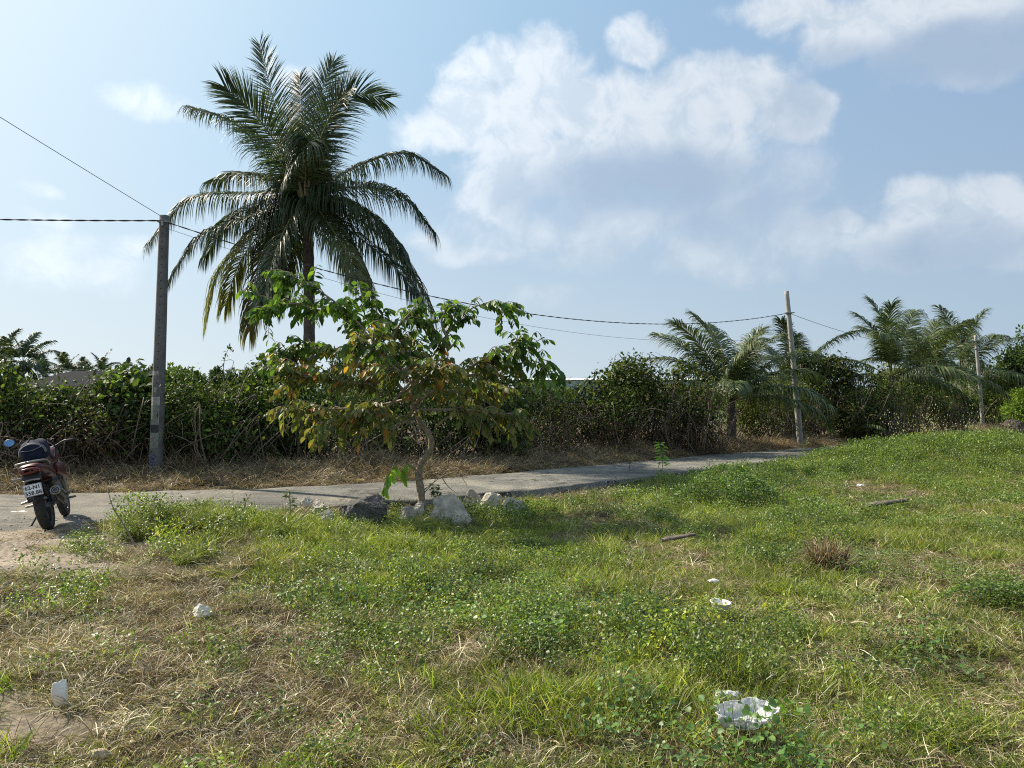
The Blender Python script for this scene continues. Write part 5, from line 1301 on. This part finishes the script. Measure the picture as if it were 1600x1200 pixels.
    for (sx, sy, lx, ly) in ((.188,.003,0,.069),(.188,.003,0,-.069),(.003,.138,.0925,0),(.003,.138,-.0925,0)): box_bm(bm, sx, sy, .001, (lx, ly, .003))
    bm_obj('plate_border', bm, ink, pr)
    for txt, y in (('62-N1', .010), ('558.88', -.056)):
        cu = bpy.data.curves.new('plate_text', 'FONT'); cu.body = txt; cu.size = .062; cu.align_x = 'CENTER'; cu.extrude = .0008; cu.offset = .0016; cu.space_character = 1.03
        t = bpy.data.objects.new('plate_text', cu); C.objects.link(t); bpy.context.view_layer.update()
        me = bpy.data.meshes.new_from_object(t.evaluated_get(bpy.context.evaluated_depsgraph_get())); bpy.data.objects.remove(t); bpy.data.curves.remove(cu)
        me.materials.clear(); o = link('plate_text', me, ink, pr); o.location = (0, y, .0035); o['label'] = 'black characters ' + txt.replace('.', ' ')
    # exhaust on the right side
    T('exhaust_pipe', [([(.86,-.05,.50),(.92,-.10,.28),(.6,-.13,.24),(.35,-.15,.30),(.22,-.165,.36)],.022,10)], alu)
    b = Buf(); tube(b, spline([(.30,-.17,.33),(.0,-.185,.42),(-.17,-.19,.475)], 14), np.concatenate([[.03,.048],np.full(10,.058),[.056,.05]]), 18, cap=False); mo = buf_obj('muffler', b, black, root, True)
    b = Buf(); th = np.linspace(0,2*np.pi,31); ax = np.array([-.95,-.03,.31]); ax /= np.linalg.norm(ax); u = np.cross(ax,[0,1,0]); u /= np.linalg.norm(u); v = np.cross(ax,u); c0 = np.array([-.172,-.19,.476])
    tube(b, c0+np.cos(th)[:,None]*u*.05+np.sin(th)[:,None]*v*.05, .010, 8); tube(b, c0+ax*.004+np.cos(th)[:,None]*u*.026+np.sin(th)[:,None]*v*.026, .006, 8)
    e = buf_obj('muffler_rim', b, steel, mo, True)
    bm = bmesh.new(); bmesh.ops.create_circle(bm, cap_ends=True, segments=24, radius=.045); o = bm_obj('muffler_end', bm, alu, mo); o.rotation_mode='QUATERNION'; o.rotation_quaternion = Vector(ax).to_track_quat('Z','Y'); o.location = c0-ax*.008
    T('heat_shield', [([(.12,-.245,.40),(-.02,-.25,.44),(-.12,-.25,.47)],[.01,.016,.01],8)], steel)
    # bars, grips, levers, mirror, lamp, pegs, stand
    bar = T('handlebar', [([(.98,-.36,1.02),(1.03,-.22,1.03),(1.07,-.08,.98),(1.07,.08,.98),(1.03,.22,1.03),(.98,.36,1.02)],.011,8)], black)
    for s in (-1,1):
        b = Buf(); tube(b, np.array([(1.005,s*.25,1.025),(.975,s*.375,1.02)]), .019, 10); buf_obj('grip', b, rub, bar, True)
        b = Buf(); tube(b, spline([(1.06,s*.20,1.02),(1.07,s*.30,1.01),(1.03,s*.39,1.005)],8), .006, 6); buf_obj('lever', b, steel, bar, True)
    loft('headlight', [(1.08,.90,.07,.07),(1.18,.88,.10,.10),(1.27,.86,.09,.09),(1.30,.85,.06,.05)], black); 
    loft('front_mudguard', [(1.02,.56,.045,.02),(1.14,.61,.05,.02),(1.28,.61,.05,.02),(1.42,.53,.045,.02),(1.47,.47,.03,.015)], red)
    mr = T('mirror', [([(1.02,.24,1.03),(1.04,.30,1.10),(1.02,.36,1.135)],.006,6)], black)
    bm = bmesh.new(); bmesh.ops.create_uvsphere(bm, u_segments=24, v_segments=12, radius=.062); bmesh.ops.scale(bm, vec=(.35,1.15,.85), verts=bm.verts); o = bm_obj('mirror_shell', bm, black, mr, True); o.location = (1.03,.405,1.14)
    bm = bmesh.new(); bmesh.ops.create_cone(bm, cap_ends=True, segments=28, radius1=.052, radius2=.052, depth=.006); bmesh.ops.transform(bm, matrix=Matrix.Scale(1.15,4,(0,1,0)) @ Matrix.Scale(.85,4,(0,0,1)) @ Matrix.Rotation(math.pi/2,4,'Y'), verts=bm.verts); o = bm_obj('mirror_glass', bm, blue, mr); o.location = (1.006,.403,1.14); o['label'] = 'oval mirror glass with bright blue sky reflection painted in'
    T('footpeg', [([(.48,-.12,.30),(.48,-.22,.30),(.47,-.29,.30)],[.012,.016,.014],8)], steel); T('footpeg', [([(.48,.12,.30),(.48,.22,.30),(.47,.29,.30)],[.012,.016,.014],8)], steel)
    T('passenger_peg', [([(.22,-.12,.40),(.20,-.22,.39),(.19,-.30,.40)],[.014,.018,.014],8)], steel); T('passenger_peg', [([(.22,.12,.40),(.20,.20,.38),(.19,.27,.37)],[.014,.018,.014],8)], steel)
    T('side_stand', [([(.50,.12,.26),(.44,.20,.14),(.40,.262,.056)],.012,8), ([(.36,.27,.053),(.44,.27,.055)],.014,8)], black)
    T('brake_cable', [([(1.07,-.1,1.0),(1.2,-.2,.98),(1.15,-.1,.8),(1.0,-.05,.7)],.006,6), ([(1.07,.1,1.0),(1.22,.15,1.02),(1.15,.08,.8)],.006,6)], black)
    return root, hd, lean
def backpack(mc, hd, lean):
    navy = mat('navy_canvas', (.010,.013,.030), (.022,.027,.052), 12, .85, bump=.5, bscale=60, spec=.15); trim = mat('grey_piping', (.16,.165,.18), (.24,.24,.26), 20, .6); dk = mat('black_webbing', (.012,.012,.015), (.025,.025,.028), 30, .8)
    q = mc.rotation_quaternion; loc = mc.location+q@Vector((.02,-.02,.872))
    root = empty('backpack', loc); root.rotation_mode = 'QUATERNION'; root.rotation_quaternion = q @ Euler((0,-.10,0)).to_quaternion()
    tag(root, 'bulging navy backpack with grey piping set on the motorcycle seat', 'backpack')
    bm = bmesh.new(); bmesh.ops.create_cube(bm, size=1); bmesh.ops.subdivide_edges(bm, edges=bm.edges[:], cuts=11, use_grid_fill=True)
    for v in bm.verts:
        c = v.co*2; r = (abs(c.x)**4+abs(c.y)**4+abs(c.z)**4)**.25; m_ = max(abs(c.x),abs(c.y),abs(c.z)); c = c*(m_/r)
        k = 1-.16*max(0,c.z); w = .15*k; z = c.z*.125+.105+.012*math.sin(c.x*5)*math.sin(c.y*4)
        v.co = Vector((c.x*.20+.17, c.y*w, z+float(fbm(c.x*2+3, c.y*2+c.z, 4)-.5)*.02))
    bm_obj('pack_body', bm, navy, root, True)
    b = Buf()
    for (x, k) in ((-.035,.97),(.0,1.02)):
        t = np.linspace(-.15, math.pi+.15, 30); P = np.stack([np.full(30,x)+.01*np.sin(t), np.cos(t)*.145*k, .10+np.sin(t)*.115*k], -1); tube(b, P, .006, 6)
    tube(b, spline([(-.035,-.125,.165),(-.045,0,.135),(-.04,.12,.145)],12), .004, 5)
    buf_obj('piping', b, trim, root, True)
    bm = bmesh.new(); box_bm(bm, .03,.21,.10,(-.035,0,.065),(0,.12,0),.012); bm_obj('front_pocket', bm, navy, root, True)
    b = Buf(); tube(b, spline([(.10,-.04,.225),(.14,0,.27),(.10,.04,.225)],10), .009, 6); tube(b, spline([(.3,-.14,.2),(.32,-.2,.08),(.22,-.17,-.05),(.15,-.15,.02)],14), .012, 6); tube(b, spline([(.0,-.155,.12),(-.01,-.175,.06),(.02,-.17,0)],8), .006, 5)
    buf_obj('strap', b, dk, root, True)
    bm = bmesh.new(); box_bm(bm, .012,.006,.03,(-.02,-.155,.10),(0,.1,0),.001); bm_obj('zip_pull', bm, trim, root)
_m = motorcycle(); backpack(*_m)
